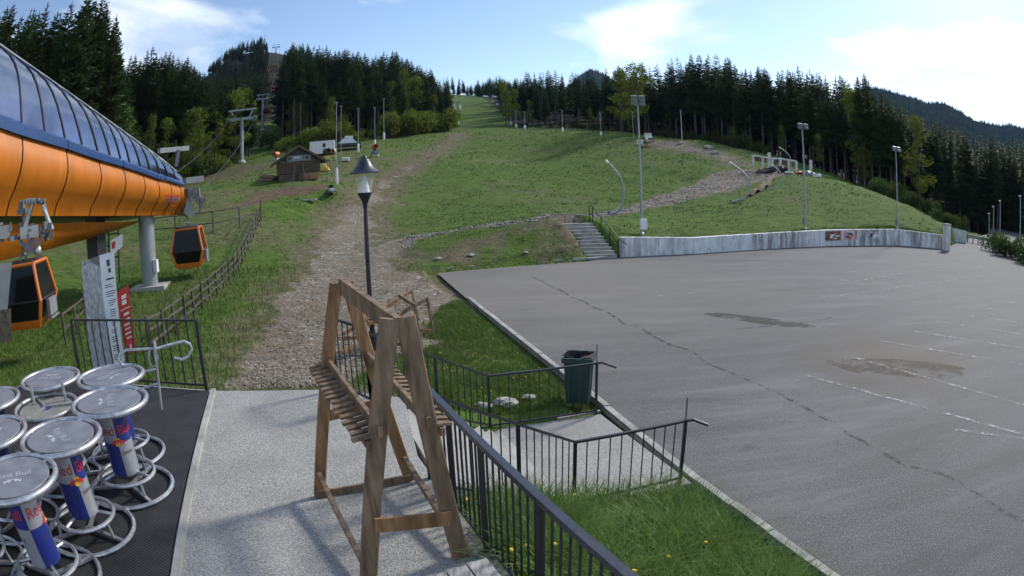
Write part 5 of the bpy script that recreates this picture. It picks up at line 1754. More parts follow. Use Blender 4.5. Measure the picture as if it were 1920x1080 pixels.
def lance(pts, dist, label, r=.06):
    P = [PD(a, b_, dist+o) for a, b_, o in pts]
    base = P[-1]
    t = thing('snow_lance', label, 'snow lance', base, 0, 'curved snow lances on the bank')
    # smooth the polyline
    Q = []
    n = len(P)
    for i in range(n-1):
        p0, p1, p2, p3 = P[max(i-1, 0)], P[i], P[i+1], P[min(i+2, n-1)]
        for k in range(5):
            f = k/5
            Q.append(.5*((2*p1)+(-p0+p2)*f+(2*p0-5*p1+4*p2-p3)*f*f+(-p0+3*p1-3*p2+p3)*f**3))
    Q.append(P[-1])
    MB().tube(Q, [r*(.8+.5*k/len(Q)) for k in range(len(Q))], 7).build('tube', M['steel'], t, True, True)
    MB().tube([Q[0], Q[0]+(Q[0]-Q[1])/np.linalg.norm(Q[0]-Q[1])*.25], r*1.35, 7).build('nozzle', M['white'], t, True, True)
    MB().tube([Q[-1]-[0, 0, .3], Q[-1]+[0, 0, .25]], r*1.5, 7).build('foot', M['steeldark'], t, True, True)
g_ = G(1140, 401)
dl = math.hypot(g_[0], g_[1])
lance([(1140, 305, 0), (1154, 320, 0), (1165, 338, 0), (1169, 360, 0), (1167, 380, 0), (1158, 396, 0), (1142, 401, 0)], dl-.3, 'large curved snow lance above the top of the bank steps', .075)
g_ = G(1372, 379)
dl = math.hypot(g_[0], g_[1])
lance([(1372, 307, 0), (1385, 316, 0), (1397, 327, 0), (1405, 342, 0), (1403, 359, 0), (1394, 371, 0), (1370, 380, 0)], dl-.3, 'curved snow lance above the brown net on the bank', .07)
g_ = G(1436, 356)
dl = math.hypot(g_[0], g_[1])
lance([(1449, 311, 0), (1459, 318, 0), (1465, 328, 0), (1465, 342, 0), (1456, 352, 0), (1438, 356, 0)], dl-.2, 'thin curved snow lance at the right end of the brown net', .05)
lance([(1464, 278, 0), (1474, 285, 0), (1481, 294, 0), (1484, 306, 0), (1484, 318, 0), (1478, 326, 0)], 72.5, 'curved snow lance rising behind the white frame', .05)

# brown safety net sliding down the bank
M['net'] = mat('faded brown net', (.13, .10, .06), .95, 0, .35, 3, .6, 20)
pa = GG((1460, 322), (1450, 340), (1432, 356), (1412, 366), (1392, 378))
pbx = GG((1452, 330), (1438, 337), (1424, 353), (1400, 372), (1390, 379))
t = thing('safety_net', 'faded brown safety net crumpled down the grass bank', 'net', pa[2])
rows = []
for k in range(25):
    f = k/24*4
    i = min(3, int(f))
    a, c = pa[i]+(pa[i+1]-pa[i])*(f-i), pbx[i]+(pbx[i+1]-pbx[i])*(f-i)
    rows.append([a+(c-a)*q+np.array([0, 0, .12+.22*math.sin(k*1.3+q*9)*random.uniform(.3, 1)+.25*math.sin(math.pi*q)]) for q in (0, .25, .5, .75, 1)])
MB().grid(rows).build('mesh_sheet', M['net'], t, True, True)
MB().tube([r_[0]+[0, 0, .06] for r_ in rows], .03, 5).build('edge_rope', M['woodgrey'], t, True, True)
MB().tube([r_[-1]+[0, 0, .06] for r_ in rows], .03, 5).build('edge_rope', M['woodgrey'], t, True, True)
p = G(1393, 264+112)
tag(MB().bar(G(1388, 377), G(1388, 377)+[-.05, 0, .9], .06, .06, (0, 1, 0)).build('stake', M['woodgrey']), 'short wooden stake at the foot of the brown net', 'stake')

# stones on the bank and along the wall foot
for k, (px, py, s, lab) in enumerate(((882, 480, .13, 'flat pale stone, middle of three on the grass bank'), (822, 487, .14, 'flat pale stone, leftmost of three on the grass bank'), (985, 475, .10, 'small pale stone, rightmost of three on the grass bank'))):
    p = G(px, py)
    t = thing('stone', lab, 'stone', p, 0, 'stones on the grass bank')
    MB().ellipsoid((0, 0, .06), (s*1.5, s, s*.5), 9, 5, .25, k).build('stone_body', M['stone'], t)
# ================================================================ lamp post
lb = PD(701, 655, 16.0)
lb[2] = gz(lb[0], lb[1])
t = thing('street_lamp', 'black park lamp with a bell hat and clear glass bowl on the gravel', 'street lamp', lb)
H0 = lb[2]
zz_ = lambda py: PD(683, py, 16.0)[2]-H0
MB().lathe([(.13, -.1), (.13, .25), (.085, .45), (.075, .5)], (0, 0, 0), 14).build('base', M['black'], t, True)
MB().tube([(0, 0, .4), (0, 0, zz_(382))], [.068, .05], 12).build('post', M['black'], t, True)
MB().lathe([(.05, zz_(392)), (.062, zz_(384)), (.085, zz_(378)), (.16, zz_(367)), (.185, zz_(363)), (.185, zz_(361))], (0, 0, 0), 18).build('neck', M['black'], t, True)
m_ = bpy.data.materials.new('clear lamp glass')
m_.use_nodes = True
b_ = m_.node_tree.nodes['Principled BSDF']
b_.inputs['Base Color'].default_value = (.75, .78, .76, 1)
b_.inputs['Roughness'].default_value = .1
tr_ = N(m_, 'ShaderNodeBsdfTransparent')
mx_ = N(m_, 'ShaderNodeMixShader')
nn = N(m_, 'ShaderNodeTexNoise')
nn.inputs['Scale'].default_value = 7
L(m_, ramp(m_, nn.outputs[0], [(.35, .08), (.7, .32)]), mx_.inputs[0])
L(m_, tr_.outputs[0], mx_.inputs[1])
L(m_, b_.outputs[0], mx_.inputs[2])
L(m_, mx_.outputs[0], m_.node_tree.nodes['Material Output'].inputs[0])
M['lampglass'] = m_
MB().lathe([(.175, zz_(361)), (.19, zz_(352)), (.225, zz_(340)), (.27, zz_(328)), (.285, zz_(324))], (0, 0, 0), 24, cap=False).build('glass_bowl', M['lampglass'], t, True)
MB().lathe([(.14, zz_(361)), (.13, zz_(358)), (.075, zz_(338)), (.05, zz_(329))], (0, 0, 0), 16).build('reflector', M['white'], t, True)
hat = MB().lathe([(.395, zz_(325)), (.395, zz_(323)), (.34, zz_(320)), (.25, zz_(314)), (.19, zz_(307)), (.165, zz_(303)), (.15, zz_(302))], (0, 0, 0), 28).build('hat', M['navy'], t, True)
MB().lathe([(.15, zz_(302)), (.13, zz_(299)), (.09, zz_(298)), (.085, zz_(295)), (.05, zz_(292)), (.0, zz_(291))], (0, 0, 0), 16, cap=False).build('finial', M['navy'], hat, True)

# ================================================================ wooden ski racks on the terrace
def boardp(t, name, a, c, w_, h_, m, up=(0, 0, 1)):
    return MB().bar(a, c, w_, h_, up).build(name, M[m], t, False, True)
FL = dict(nl=np.array([-1.2, 3.89, 0]), nr=np.array([-.48, 4.28, 0]), rl=np.array([-1.98, 5.27, 0]), rr=np.array([-1.1, 5.74, 0]))
AN, AR = np.array([-.77, 4.10, 2.09]), np.array([-1.54, 5.50, 2.11])
t = thing('ski_rack', 'large wooden A-frame ski rack standing on the concrete terrace', 'ski rack', (-1.2, 4.8, 0))
nax = (AR-AN)/np.linalg.norm(AR-AN)
wax = np.cross([0, 0, 1], nax)
wax /= np.linalg.norm(wax)
for nm, foot, apex, sg in (('nl', FL['nl'], AN, 1), ('nr', FL['nr'], AN, -1), ('rl', FL['rl'], AR, 1), ('rr', FL['rr'], AR, -1)):
    top = apex+wax*sg*.055
    mid = foot*.5+top*.5
    near = nm[0] == 'n'
    lg = MB()
    u = (top-foot)/np.linalg.norm(top-foot)
    s = np.cross(u, nax)
    s /= np.linalg.norm(s)
    # a board with slightly rounded edges
    wv, th_ = (.142, .055) if near else (.12, .05)
    prof = [(-1, -.6), (-.85, -1), (.85, -1), (1, -.6), (1, .6), (.85, 1), (-.85, 1), (-1, .6)]
    V = [p+s*a*wv/2+nax*b_*th_/2 for p in (foot, foot+(top-foot)*.33, foot+(top-foot)*.66, top) for a, b_ in prof]
    F = [(i*8+k, i*8+(k+1) % 8, (i+1)*8+(k+1) % 8, (i+1)*8+k) for i in range(3) for k in range(8)]+[tuple(range(8))[::-1], tuple(range(24, 32))]
    lg.add(V, F)
    lg.build('leg', M['woodgrey' if near else 'wood'], t, False, True)
boardp(t, 'ridge_beam', AN+nax*-.02+[0, 0, -.07], AR+nax*.03+[0, 0, -.03], .05, .145, 'woodgrey')
def on_leg(k, f):
    ap = AN if k[0] == 'n' else AR
    return FL[k]+(ap-FL[k])*f
# slatted shelves on both slopes
for sd, sg in (('l', 1), ('r', -1)):
    fr, fn = (.635, .60)
    a, c = on_leg('r'+sd, fr), on_leg('n'+sd, fn)
    out = wax*sg
    a2, c2 = a+nax*.1+out*.02+[0, 0, .06], c-nax*.06+out*.02+[0, 0, .06]
    boardp(t, 'shelf_rail', a2, c2, .035, .085, 'woodgrey')
    boardp(t, 'shelf_rail', a2+out*.10-[0, 0, .09], c2+out*.10-[0, 0, .09], .035, .06, 'woodgrey')
    n = 17
    for k in range(n):
        p = a2+(c2-a2)*(k+.5)/n
        j = random.uniform(-.015, .015)
        boardp(t, 'slat', p+out*(.015+j)-[0, 0, .032], p+out*(.195+j)-[0, 0, .055+random.uniform(-.006, .006)], .058, .022, 'woodgrey')
    a, c = on_leg('r'+sd, .13), on_leg('n'+sd, .06)
    boardp(t, 'side_rail', a+out*.03, c+out*.03, .045, .055, 'woodgrey')
boardp(t, 'cross_board', on_leg('nl', .26)-nax*.05, on_leg('nr', .22)-nax*.05, .03, .125, 'wood')
boardp(t, 'cross_board', on_leg('rl', .02)-nax*.04+wax*.06, on_leg('rr', .02)-nax*.04, .03, .085, 'woodgrey')
boardp(t, 'cross_board', on_leg('rl', .40)+nax*.04, on_leg('rr', .42)+nax*.04, .03, .11, 'wood')

# toppled racks on the gravel behind
def toppled(bars, label, name='ski_rack'):
    p = PD((bars[0][0][0]+bars[0][1][0])/2, 640, 15.6)
    t = thing(name, label, 'ski rack', (p[0], p[1], gz(p[0], p[1])), 0, 'toppled ski racks')
    for (a, da), (c, dc), w_ in [((q[0], q[2]), (q[1], q[3]), q[4]) for q in bars]:
        P0, P1 = PD(*a, da), PD(*c, dc)
        for P in (P0, P1):
            P[2] = max(P[2], gz(P[0], P[1])+.02)
        MB().bar(P0, P1, w_, .09).build('board', M['wood' if w_ > .06 else 'woodgrey'], t, False, True)
toppled([((801, 560), (748, 590), 16.2, 15.6, .06), ((801, 558), (813, 622), 16.2, 15.9, .05), ((777, 571), (791, 658), 15.6, 15.2, .05), ((748, 554), (778, 573), 16.3, 15.7, .05), ((760, 618), (813, 621), 15.7, 15.9, .07), ((741, 565), (746, 590), 16.2, 15.6, .05), ((770, 604), (782, 616), 15.8, 15.8, .08), ((746, 590), (760, 600), 15.5, 15.8, .07)], 'toppled wooden ski rack lying right of the lamp post')
toppled([((644, 626), (772, 545), 15.2, 17.0, .07), ((772, 544), (785, 600), 17.0, 16.4, .05), ((673, 604), (738, 567), 15.4, 16.8, .07), ((645, 634), (692, 632), 15.3, 15.4, .07), ((707, 628), (729, 612), 15.4, 15.8, .06), ((642, 662), (662, 648), 14.8, 15.1, .07), ((690, 606), (722, 600), 15.6, 15.9, .07), ((668, 612), (690, 632), 15.3, 15.3, .05), ((716, 596), (742, 640), 15.9, 15.2, .05)], 'toppled wooden ski rack lying across the foot of the lamp post')

# ================================================================ black steel railings
def railing(name, label, pts, hgt, spacing=.115, post_at=None, low=.1, ext=None, thick=.045, zb=None, top_m='black', group='black steel railings', barr=.008):
    """pts: ground points of the railing line (x, y, z)"""
    P = [np.array(p, float) for p in pts]
    t = thing(name, label, 'railing', P[0], 0, group)
    up = np.array([0, 0, hgt])
    tops = [p+up for p in P]
    if ext is not None: tops = tops+[np.array(e, float) for e in ext]
    for a, c in zip(tops[:-1], tops[1:]):
        MB().bar(a, c, thick, thick*.75).build('top_rail', M[top_m], t, False, True)
    for a, c in zip(P[:-1], P[1:]):
        MB().bar(a+[0, 0, low], c+[0, 0, low], .03, .03).build('bottom_rail', M['black'], t, False, True)
        ln = np.linalg.norm((c-a)[:2])
        n = max(2, round(ln/spacing))
        for k in range(1, n):
            q = a+(c-a)*k/n
            MB().bar(q+[0, 0, low], q+[0, 0, hgt-.01], barr*2, barr*2, (0, 1, 0)).build('baluster', M['black'], t, False, True)
    for q in (P if post_at is None else [np.array(p, float) for p in post_at]):
        MB().bar(q-[0, 0, .12], q+[0, 0, hgt], .05, .05, (0, 1, 0)).build('post', M['black'], t, False, True)
    return t
nr = [np.array([1.35, .75, 0]), np.array([.54, 2.54, 0]), np.array([-.27, 4.37, 0]), np.array([-.89, 5.79, 0])]
railing('terrace_railing', 'long black railing along the terrace edge beside the big ski rack', nr, 1.05, .118, thick=.062, top_m='navy', post_at=[nr[0], nr[1], (nr[1]+nr[2])/2, nr[2], (nr[2]+nr[3])/2, nr[3]], barr=.009)
sb, sm = np.array([-.73, 5.43, 0]), np.array([.78, 7.65, -1.5])
se = np.array([2.44, 8.12, -1.5])
railing('stair_railing', 'black stair railing nearest the camera, with a bent end at the kerb', [sb, (sb+sm)/2, sm, se], 1.05, .17, ext=[se+[.12, 0, 1.06], se+[.34, -.08, .98]])
MB().tube([se, se+[0, 0, 1.42]], .013, 6).build('marker_rod', M['steeldark'], bpy.data.objects['stair_railing'], False, True)
fb, fm, fe = np.array([-1.95, 7.95, 0]), np.array([-.46, 10.65, -1.5]), np.array([1.53, 11.2, -1.5])
railing('path_railing', 'black railing on the far side of the path in front of the bin', [fb, (fb+fm)/2, fm, fe], 1.05, .19, ext=[fe+[.1, 0, 1.06], fe+[.36, -.1, .98]])
MB().tube([fe, fe+[0, 0, 1.42]], .013, 6).build('marker_rod', M['steeldark'], bpy.data.objects['path_railing'], False, True)
railing('corner_railing', 'black post and railing behind the big ski rack at the terrace corner', [np.array([-2.62, 8.6, 0]), np.array([-1.95, 7.95, 0])], 1.1, .16)
railing('mat_railing', 'black railing at the far edge of the rubber mat before the signs', [np.array([-8.05, 8.3, 0]), np.array([-4.86, 8.3, 0])], 1.15, .21, barr=.011)

# ================================================================ litter bin
p = PZ(1088, 752, LOT_Z+.08)
p = np.array([1.28, 11.95, LOT_Z+.06])
t = thing('litter_bin', 'square dark green litter bin with a black liner behind the path railing', 'litter bin', p, R(-14))
a, h_ = .27, .92
bm_ = MB()
V = [(sx*a*.82, sy*a*.82, 0) for sx, sy in ((-1, -1), (1, -1), (1, 1), (-1, 1))]+[(sx*a, sy*a, h_) for sx, sy in ((-1, -1), (1, -1), (1, 1), (-1, 1))]
bm_.add(V, [(3, 2, 1, 0), (0, 1, 5, 4), (1, 2, 6, 5), (2, 3, 7, 6), (3, 0, 4, 7)])
bm_.build('body', M['bin'], t)
for k in range(4):
    an = k*math.pi/2
    for f in (-.5, 0, .5):
        c, s = math.cos(an), math.sin(an)
        q0, q1 = (a*.83, a*.8*f), (a*1.01, a*f)
        MB().bar((q0[0]*c-q0[1]*s, q0[0]*s+q0[1]*c, .03), (q1[0]*c-q1[1]*s, q1[0]*s+q1[1]*c, h_-.02), .03, .012, (c, s, 0)).build('panel_rib', M['bin'], t)
for k in range(4):
    an = k*math.pi/2
    c, s = math.cos(an), math.sin(an)
    MB().bar(((a+.015)*c+(a+.03)*s, (a+.015)*s-(a+.03)*c, h_-.02), ((a+.015)*c-(a+.03)*s, (a+.015)*s+(a+.03)*c, h_-.02), .035, .1).build('rim', M['bin'], t)
ln_ = MB()
rg = random.Random(3)
ringp = lambda r_, z, j: [(r_*math.cos(q*.5236)*(1.2 if q % 3 == 0 else 1.0), r_*math.sin(q*.5236)*(1.2 if q % 3 == 0 else 1.0), z+rg.uniform(-j, j)) for q in range(12)]
A_ = [ringp(a*1.12, h_+.02, .03), ringp(a*.9, h_+.05, .04), ringp(a*.75, h_-.25, .02), ringp(a*.1, h_-.35, .0)]
ln_.grid([r_+[r_[0]] for r_ in A_])
ln_.build('liner', M['rubber'], t, True)

# stones between railing and lawn
for k, (px, py, s, lab) in enumerate(((905, 764, .16, 'low pale rock, left one behind the path railing post'), (945, 758, .2, 'larger flat pale rock behind the path railing'), (992, 747, .11, 'small pale rock, right one behind the path railing'))):
    p = PZ(px, py, -1.40)
    t = thing('rock', lab, 'rock', p, 0, 'rocks behind the path railing')
    MB().ellipsoid((0, 0, .03), (s*1.3, s*.7, s*.5), 10, 6, .22, 20+k).build('rock_body', M['stone'], t)
p = PZ(1045, 785, LOT_Z+.03)
tag(MB().bar(p, p+np.array([.85, .3, .0]), .05, .035).build('plank_scrap', M['woodpale']), 'narrow pale lath lying along the far edge of the path', 'lath')

# ================================================================ weathered bench in the corner
bp = PZ(915, 1046, .45)
bd = np.array([.41, -.91, 0])
bs = np.array([.91, .41, 0])
t = thing('bench', 'weathered grey plank bench beside the terrace railing at the bottom edge', 'bench', (bp[0], bp[1], 0))
for k in range(3):
    o = bp-bs*(.085+.165*k)-np.array([0, 0, 0])
    MB().bar(o-[0, 0, .02]+bd*(.03*k), o+bd*1.5-[0, 0, .02], .15, .04).build('plank', M['woodpale'], t, False, True)
for f in (.2, 1.25):
    c = bp-bs*.25+bd*f
    MB().bar(c-bs*.24-[0, 0, .07], c+bs*.24-[0, 0, .07], .08, .06).build('cleat', M['woodgrey'], t, False, True)
    for s in (-.19, .19):
        q = c+bs*s
        MB().bar((q[0], q[1], 0), (q[0], q[1], .36), .07, .07, (0, 1, 0)).build('leg', M['woodgrey'], t, False, True)

# ================================================================ bar tables
def wrap(V, rad, a0, z0, off):
    return [((rad+off)*math.sin(a0+x/rad), -(rad+off)*math.cos(a0+x/rad), z0+y) for x, y, z in V]
TH, RT, RC = 1.05, .515, .185
BULL = [(0, 0), (.5, .12), (.9, .42), (1.25, .5), (1.5, .95), (1.62, .6), (1.95, .55), (2.35, .75), (2.3, .35), (2.0, .1), (1.75, -.1), (1.85, -.5), (1.6, -.75), (1.5, -.35), (1.1, -.25), (.75, -.45), (.6, -.95), (.4, -.7), (.25, -.3)]
TXT, TXTF = text_geo('Red Bull', .155)
TX2, TX2F = text_geo('ENERGY DRINK', .052)
TX3, TX3F = text_geo('Red Bull', .13)
def emblem(scale):
    shapes = []
    for s in (-1, 1):
        pts = [((-2.35+x)*s*scale*-1*-1, y*scale) for x, y in BULL]
        shapes.append(pts)
    return shapes
def flatpoly(pts):
    bm = bmesh.new()
    f = bm.faces.new([bm.verts.new((x, y, 0)) for x, y in pts])
    bmesh.ops.triangulate(bm, faces=[f])
    bm.verts.index_update()
    V = [tuple(v.co) for v in bm.verts]
    F = [tuple(v.index for v in q.verts) for q in bm.faces]
    bm.free()
    return V, F
def bar_table(x, y, rot, label, top=True):
    t = thing('bar_table', label, 'bar table', (x, y, .022), rot, 'round bar tables on the rubber mat')
    # base: floor ring, spokes, foot rest ring
    MB().ring((0, 0, .03), .56, .027, 40).build('floor_ring', M['chrome'], t, True)
    MB().ring((0, 0, .20), .37, .024, 32).build('foot_ring', M['chrome'], t, True)
    for k in range(3):
        a_ = .4+k*2.094
        MB().bar((0, 0, .045), (.55*math.cos(a_), .55*math.sin(a_), .035), .045, .03).build('spoke', M['chrome'], t)
        MB().tube([(.36*math.cos(a_+.5), .36*math.sin(a_+.5), .2), (.13*math.cos(a_+.5), .13*math.sin(a_+.5), .24)], .02, 6).build('strut', M['chrome'], t, True)
        MB().tube([(.37*math.cos(a_), .37*math.sin(a_), .2), (.40*math.cos(a_), .40*math.sin(a_), .04)], .018, 6).build('upright', M['chrome'], t, True)
    if top:
        # the printed can, four colour fields
        zs, n = (.23, .62, 1.0), 10
        for q in range(4):
            for lvl in range(2):
                a0, a1 = q*math.pi/2, (q+1)*math.pi/2
                mm = 'can_blue' if (q+lvl) % 2 == 0 else 'can_silver'
                rows = []
                for z in np.linspace(zs[lvl], zs[lvl+1], 3):
                    rr = RC*(1.0 if z < .9 else 1-.25*(z-.9))
                    rows.append([(rr*math.sin(a0+(a1-a0)*k/n), -rr*math.cos(a0+(a1-a0)*k/n), z) for k in range(n+1)])
                MB().grid(rows).build('can_field', M[mm], t, True)
        for q in range(2):
            a0 = math.pi/2*(1+2*q)
            for (V, F), z, m in (((TXT, TXTF), .76, 'red'), ((TX2, TX2F), .50, 'print')):
                tag(MB().add(wrap(V, RC, a0, z, .004), F).build('lettering', M[m], t), kind='stuff')
            V, F = flatpoly([(.05*math.cos(k*.4), .05*math.sin(k*.4)) for k in range(16)])
            MB().add(wrap(V, RC, a0, .635, .004), F).build('emblem_sun', M['yellow'], t)
            for s in (-1, 1):
                V, F = flatpoly([(s*(-2.4+px)*.042, py*.042) for px, py in (BULL if s == 1 else BULL[::-1])])
                MB().add(wrap(V, RC, a0, .632, .006), F).build('emblem_bull', M['red'], t)
    if top:
        MB().lathe([(.0, TH-.035), (.39, TH-.035), (.418, TH-.028), (.422, TH-.012), (.418, TH-.004), (.0, TH-.004)], (0, 0, 0), 40, cap=False).build('disc', M['tabletop'], t, True)
        MB().ring((0, 0, TH-.02), RT-.024, .031, 48, 10).build('rim_ring', M['chrome'], t, True)
        for k in range(4):
            a_ = k*math.pi/2+.6
            MB().bar((.43*math.cos(a_), .43*math.sin(a_), TH-.03), (.5*math.cos(a_), .5*math.sin(a_), TH-.025), .05, .03).build('rim_bracket', M['chrome'], t)
        tag(MB().add([(px, py+.02, TH-.0005) for px, py, z in TX3], TX3F).build('lettering', M['etch'], t), kind='stuff')
        for s in (-1, 1):
            V, F = flatpoly([(s*(-2.4+px)*.05, py*.05-.11) for px, py in (BULL if s == 1 else BULL[::-1])])
            MB().add([(px, py, TH-.0005) for px, py, z in V], F).build('emblem_bull', M['etch'], t)
    else:
        MB().tube([(0, 0, .04), (0, 0, .92)], .1, 14).build('pedestal', M['can_blue'], t, True)
        MB().lathe([(.0, .88), (.40, .88), (.42, .9), (.42, .915), (.0, .915)], (0, 0, 0), 36, cap=False).build('disc', M['tabletop2'], t, True)
        MB().ring((0, 0, .93), .485, .03, 44, 10).build('rim_ring', M['chromedull'], t, True)
        for k in range(3):
            a_ = .3+k*2.094
            MB().bar((0, 0, .925), (.47*math.cos(a_), .47*math.sin(a_), .93), .035, .03).build('spoke', M['chromedull'], t)
        for q in ((-.27, .12), (.22, .27)):
            MB().tube([(*q, .92), (*q, 1.16)], .022, 8).build('pin', M['chrome'], t, True)
    return t
M['tabletop2'] = mat('dusty table disc', (.2, .2, .18), .7, 0, .2, 4)
bar_table(-4.24, 4.80, R(-52), 'bar table with a printed can pedestal, nearest the terrace concrete at the back')
bar_table(-4.20, 3.74, R(-28), 'bar table with a printed can pedestal in the middle of the front row')
bar_table(-4.08, 2.78, R(42), 'bar table with a printed can pedestal at the lower left corner')
bar_table(-4.84, 5.62, R(80), 'bar table farthest back, beside the steel hoop gate')
bar_table(-5.34, 4.62, R(15), 'bar table without a top plate, two pins standing on its spokes', False)
bar_table(-5.24, 3.44, R(120), 'bar table at the left edge, behind the middle one of the front row')
bar_table(-5.85, 5.30, R(200), 'bar table in the back left, behind the one without a top plate')
bar_table(-6.25, 4.25, R(160), 'bar table at the far left edge, only its rim showing')
bar_table(-5.05, 2.45, R(10), 'bar table beyond the lower left corner, only its base rings showing')

# steel hoop gate beside the tables
dg_ = 7.7
t = thing('hoop_gate', 'chrome gate of bent tubes standing behind the bar tables', 'gate', PZ(303, 768, 0.03))
G2 = lambda *q: [PD(a_, c, dg_) for a_, c in q]
MB().tube(G2((290, 640), (291, 660), (297, 715), (303, 768)), .022, 7).build('post', M['chrome'], t, True, True)
MB().tube(G2((290, 655), (320, 646), (345, 640), (356, 645), (360, 655), (354, 668), (342, 674), (326, 671)), .02, 7).build('hoop', M['chrome'], t, True, True)
MB().tube(G2((290, 653), (262, 655), (236, 656), (225, 664), (223, 674), (229, 684), (242, 687), (256, 683)), .02, 7).build('hoop', M['chrome'], t, True, True)
MB().tube(G2((281, 655), (279, 672), (284, 688), (292, 686), (296, 670), (292, 655)), .017, 7).build('latch_loop', M['chromedull'], t, True, True)
MB().tube(G2((262, 699), (294, 692)), .018, 7).build('cross_tube', M['chrome'], t, True, True)
MB().tube(G2((266, 729), (298, 719)), .018, 7).build('cross_tube', M['chrome'], t, True, True)

# ================================================================ information boards
ds = 11.6
def quad(t, name, q, d, m, off=0.0, thick=.0):
    P = [PD(a_, c, dd) for (a_, c), dd in zip(q, d)]
    P = [p*1.0+(EYE-p)/np.linalg.norm(EYE-p)*off for p in P]
    mb = MB()
    if thick:
        bk_ = [p+(p-EYE)/np.linalg.norm(p-EYE)*thick for p in P]
        mb.add(P+bk_, [(0, 1, 2, 3)[::-1], (4, 5, 6, 7), (0, 1, 5, 4), (1, 2, 6, 5), (2, 3, 7, 6), (3, 0, 4, 7)])
    else:
        mb.add(P, [(0, 1, 2, 3)[::-1]])
    return mb.build(name, M[m], t, False, True)
M['photo'] = mat('printed landscape', (.10, .105, .12), .5, 0, .2, 9, col2=(.72, .72, .75), stretch=(6, 6, 1), detail=8)
M['photog'] = mat('printed grey field', (.16, .16, .17), .5, 0, .15, 3)
M['photob'] = mat('printed dark blue field', (.035, .05, .075), .5, 0, .3, 3)
M['signred'] = mat('sign red', (.50, .035, .025), .5, 0, .08, 3)
t = thing('info_totem', 'tall white information totem with rules and a photo side behind the railing', 'sign', PD(205, 715, ds))
f0 = [(186, 479), (214, 471), (240, 716), (219, 721)]
quad(t, 'rules_panel', f0, [ds, ds-.1, ds-.1, ds], 'white', 0, .05)
f1 = [(152, 492), (186, 479), (219, 721), (181, 722)]
quad(t, 'photo_panel', f1, [ds+.5, ds, ds, ds+.5], 'photo', 0, .05)
def inquad(q, u_, v_):
    q = [np.array(p, float) for p in q]
    return tuple((q[0]*(1-u_)+q[1]*u_)*(1-v_)+(q[3]*(1-u_)+q[2]*u_)*v_)
def patch(t, name, q, d, u0, u1, v0, v1, m, off):
    dd = lambda u_: d[0]*(1-u_)+d[1]*u_
    quad(t, name, [inquad(q, u0, v0), inquad(q, u1, v0), inquad(q, u1, v1), inquad(q, u0, v1)], [dd(u0), dd(u1), dd(u1), dd(u0)], m, off)
d0, d1 = [ds, ds-.1], [ds+.5, ds]
patch(t, 'photo_field', f1, d1, .5, .98, .0, .5, 'photog', .012)
patch(t, 'photo_field', f1, d1, .55, .8, .52, .97, 'photob', .012)
patch(t, 'photo_field', f1, d1, .8, .98, .52, .97, 'photog', .012)
patch(t, 'photo_field', f1, d1, .12, .38, .02, .12, 'photog', .012)
patch(t, 'symbol', f0, d0, .42, .62, .05, .10, 'print', .012)
patch(t, 'symbol', f0, d0, .46, .64, .115, .15, 'print', .012)
patch(t, 'headline', f0, d0, .25, .78, .19, .202, 'print', .012)
v_ = .235
rg = random.Random(2)
while v_ < .9:
    for k in range(rg.choice((2, 3, 3, 4))):
        patch(t, 'text_line', f0, d0, .1, rg.uniform(.5, .93), v_, v_+.006, 'print', .012)
        v_ += .0165
    v_ += .02
t = thing('red_sign', 'narrow red notice board with white print next to the white totem', 'sign', PD(250, 716, ds+.2))
fr = [(219, 547), (241, 535), (256, 655), (236, 664)]
dr_ = [ds+.2, ds+.05, ds+.05, ds+.2]
quad(t, 'board', fr, dr_, 'signred', 0, .04)
for v0, v1, u0, u1 in ((.1, .16, .3, .7), (.18, .25, .28, .66), (.31, .325, .08, .92), (.38, .42, .3, .75), (.47, .495, .2, .8), (.55, .575, .2, .7), (.62, .64, .25, .8), (.69, .715, .2, .75), (.76, .785, .3, .8), (.88, .95, .45, .6)):
    patch(t, 'print_line', fr, dr_, u0, u1, v0, v1, 'white', .012)
for q in ((237, 662, 244, 716), (254, 654, 258, 712)):
    MB().tube([PD(q[0], q[1], ds+.15), PD(q[2], q[3], ds+.15)], .025, 6).build('leg', M['black'], t, True, True)
# distant small signs by the dark pier
t = thing('notice_board', 'small white and red notice on a thin dark frame behind the totem', 'sign', PD(222, 520, 24))
quad(t, 'board', [(207, 452), (230, 438), (230, 462), (208, 480)], [24]*4, 'white', 0, .05)
quad(t, 'red_field', [(209, 455), (216, 451), (216, 464), (210, 468)], [24]*4, 'red', .012)
for x in (204, 222):
    MB().tube([PD(x, 430, 24.2), PD(x+2, 530, 24.2)], .04, 5).build('post', M['black'], t, True, True)
for y in (440, 462, 484):
    MB().tube([PD(200, y, 24.2), PD(223, y-3, 24.2)], .03, 5).build('rung', M['black'], t, True, True)
p = PD(10, 600, 15)
t = thing('plank_hut', 'grey plank hut wall and panel at the left edge under the station', 'hut', (p[0], p[1], gz(p[0], p[1])))
quad(t, 'panel', [(-60, 500), (23, 492), (14, 585), (-60, 592)], [15.5, 15.5, 15.5, 15.5], 'grey', 0, .08)
for k in range(6):
    quad(t, 'plank', [(-50+12*k, 590-2*k), (-39+12*k, 588-2*k), (-38+12*k, 640), (-49+12*k, 642)], [15.4]*4, 'fencewood', 0, .04)

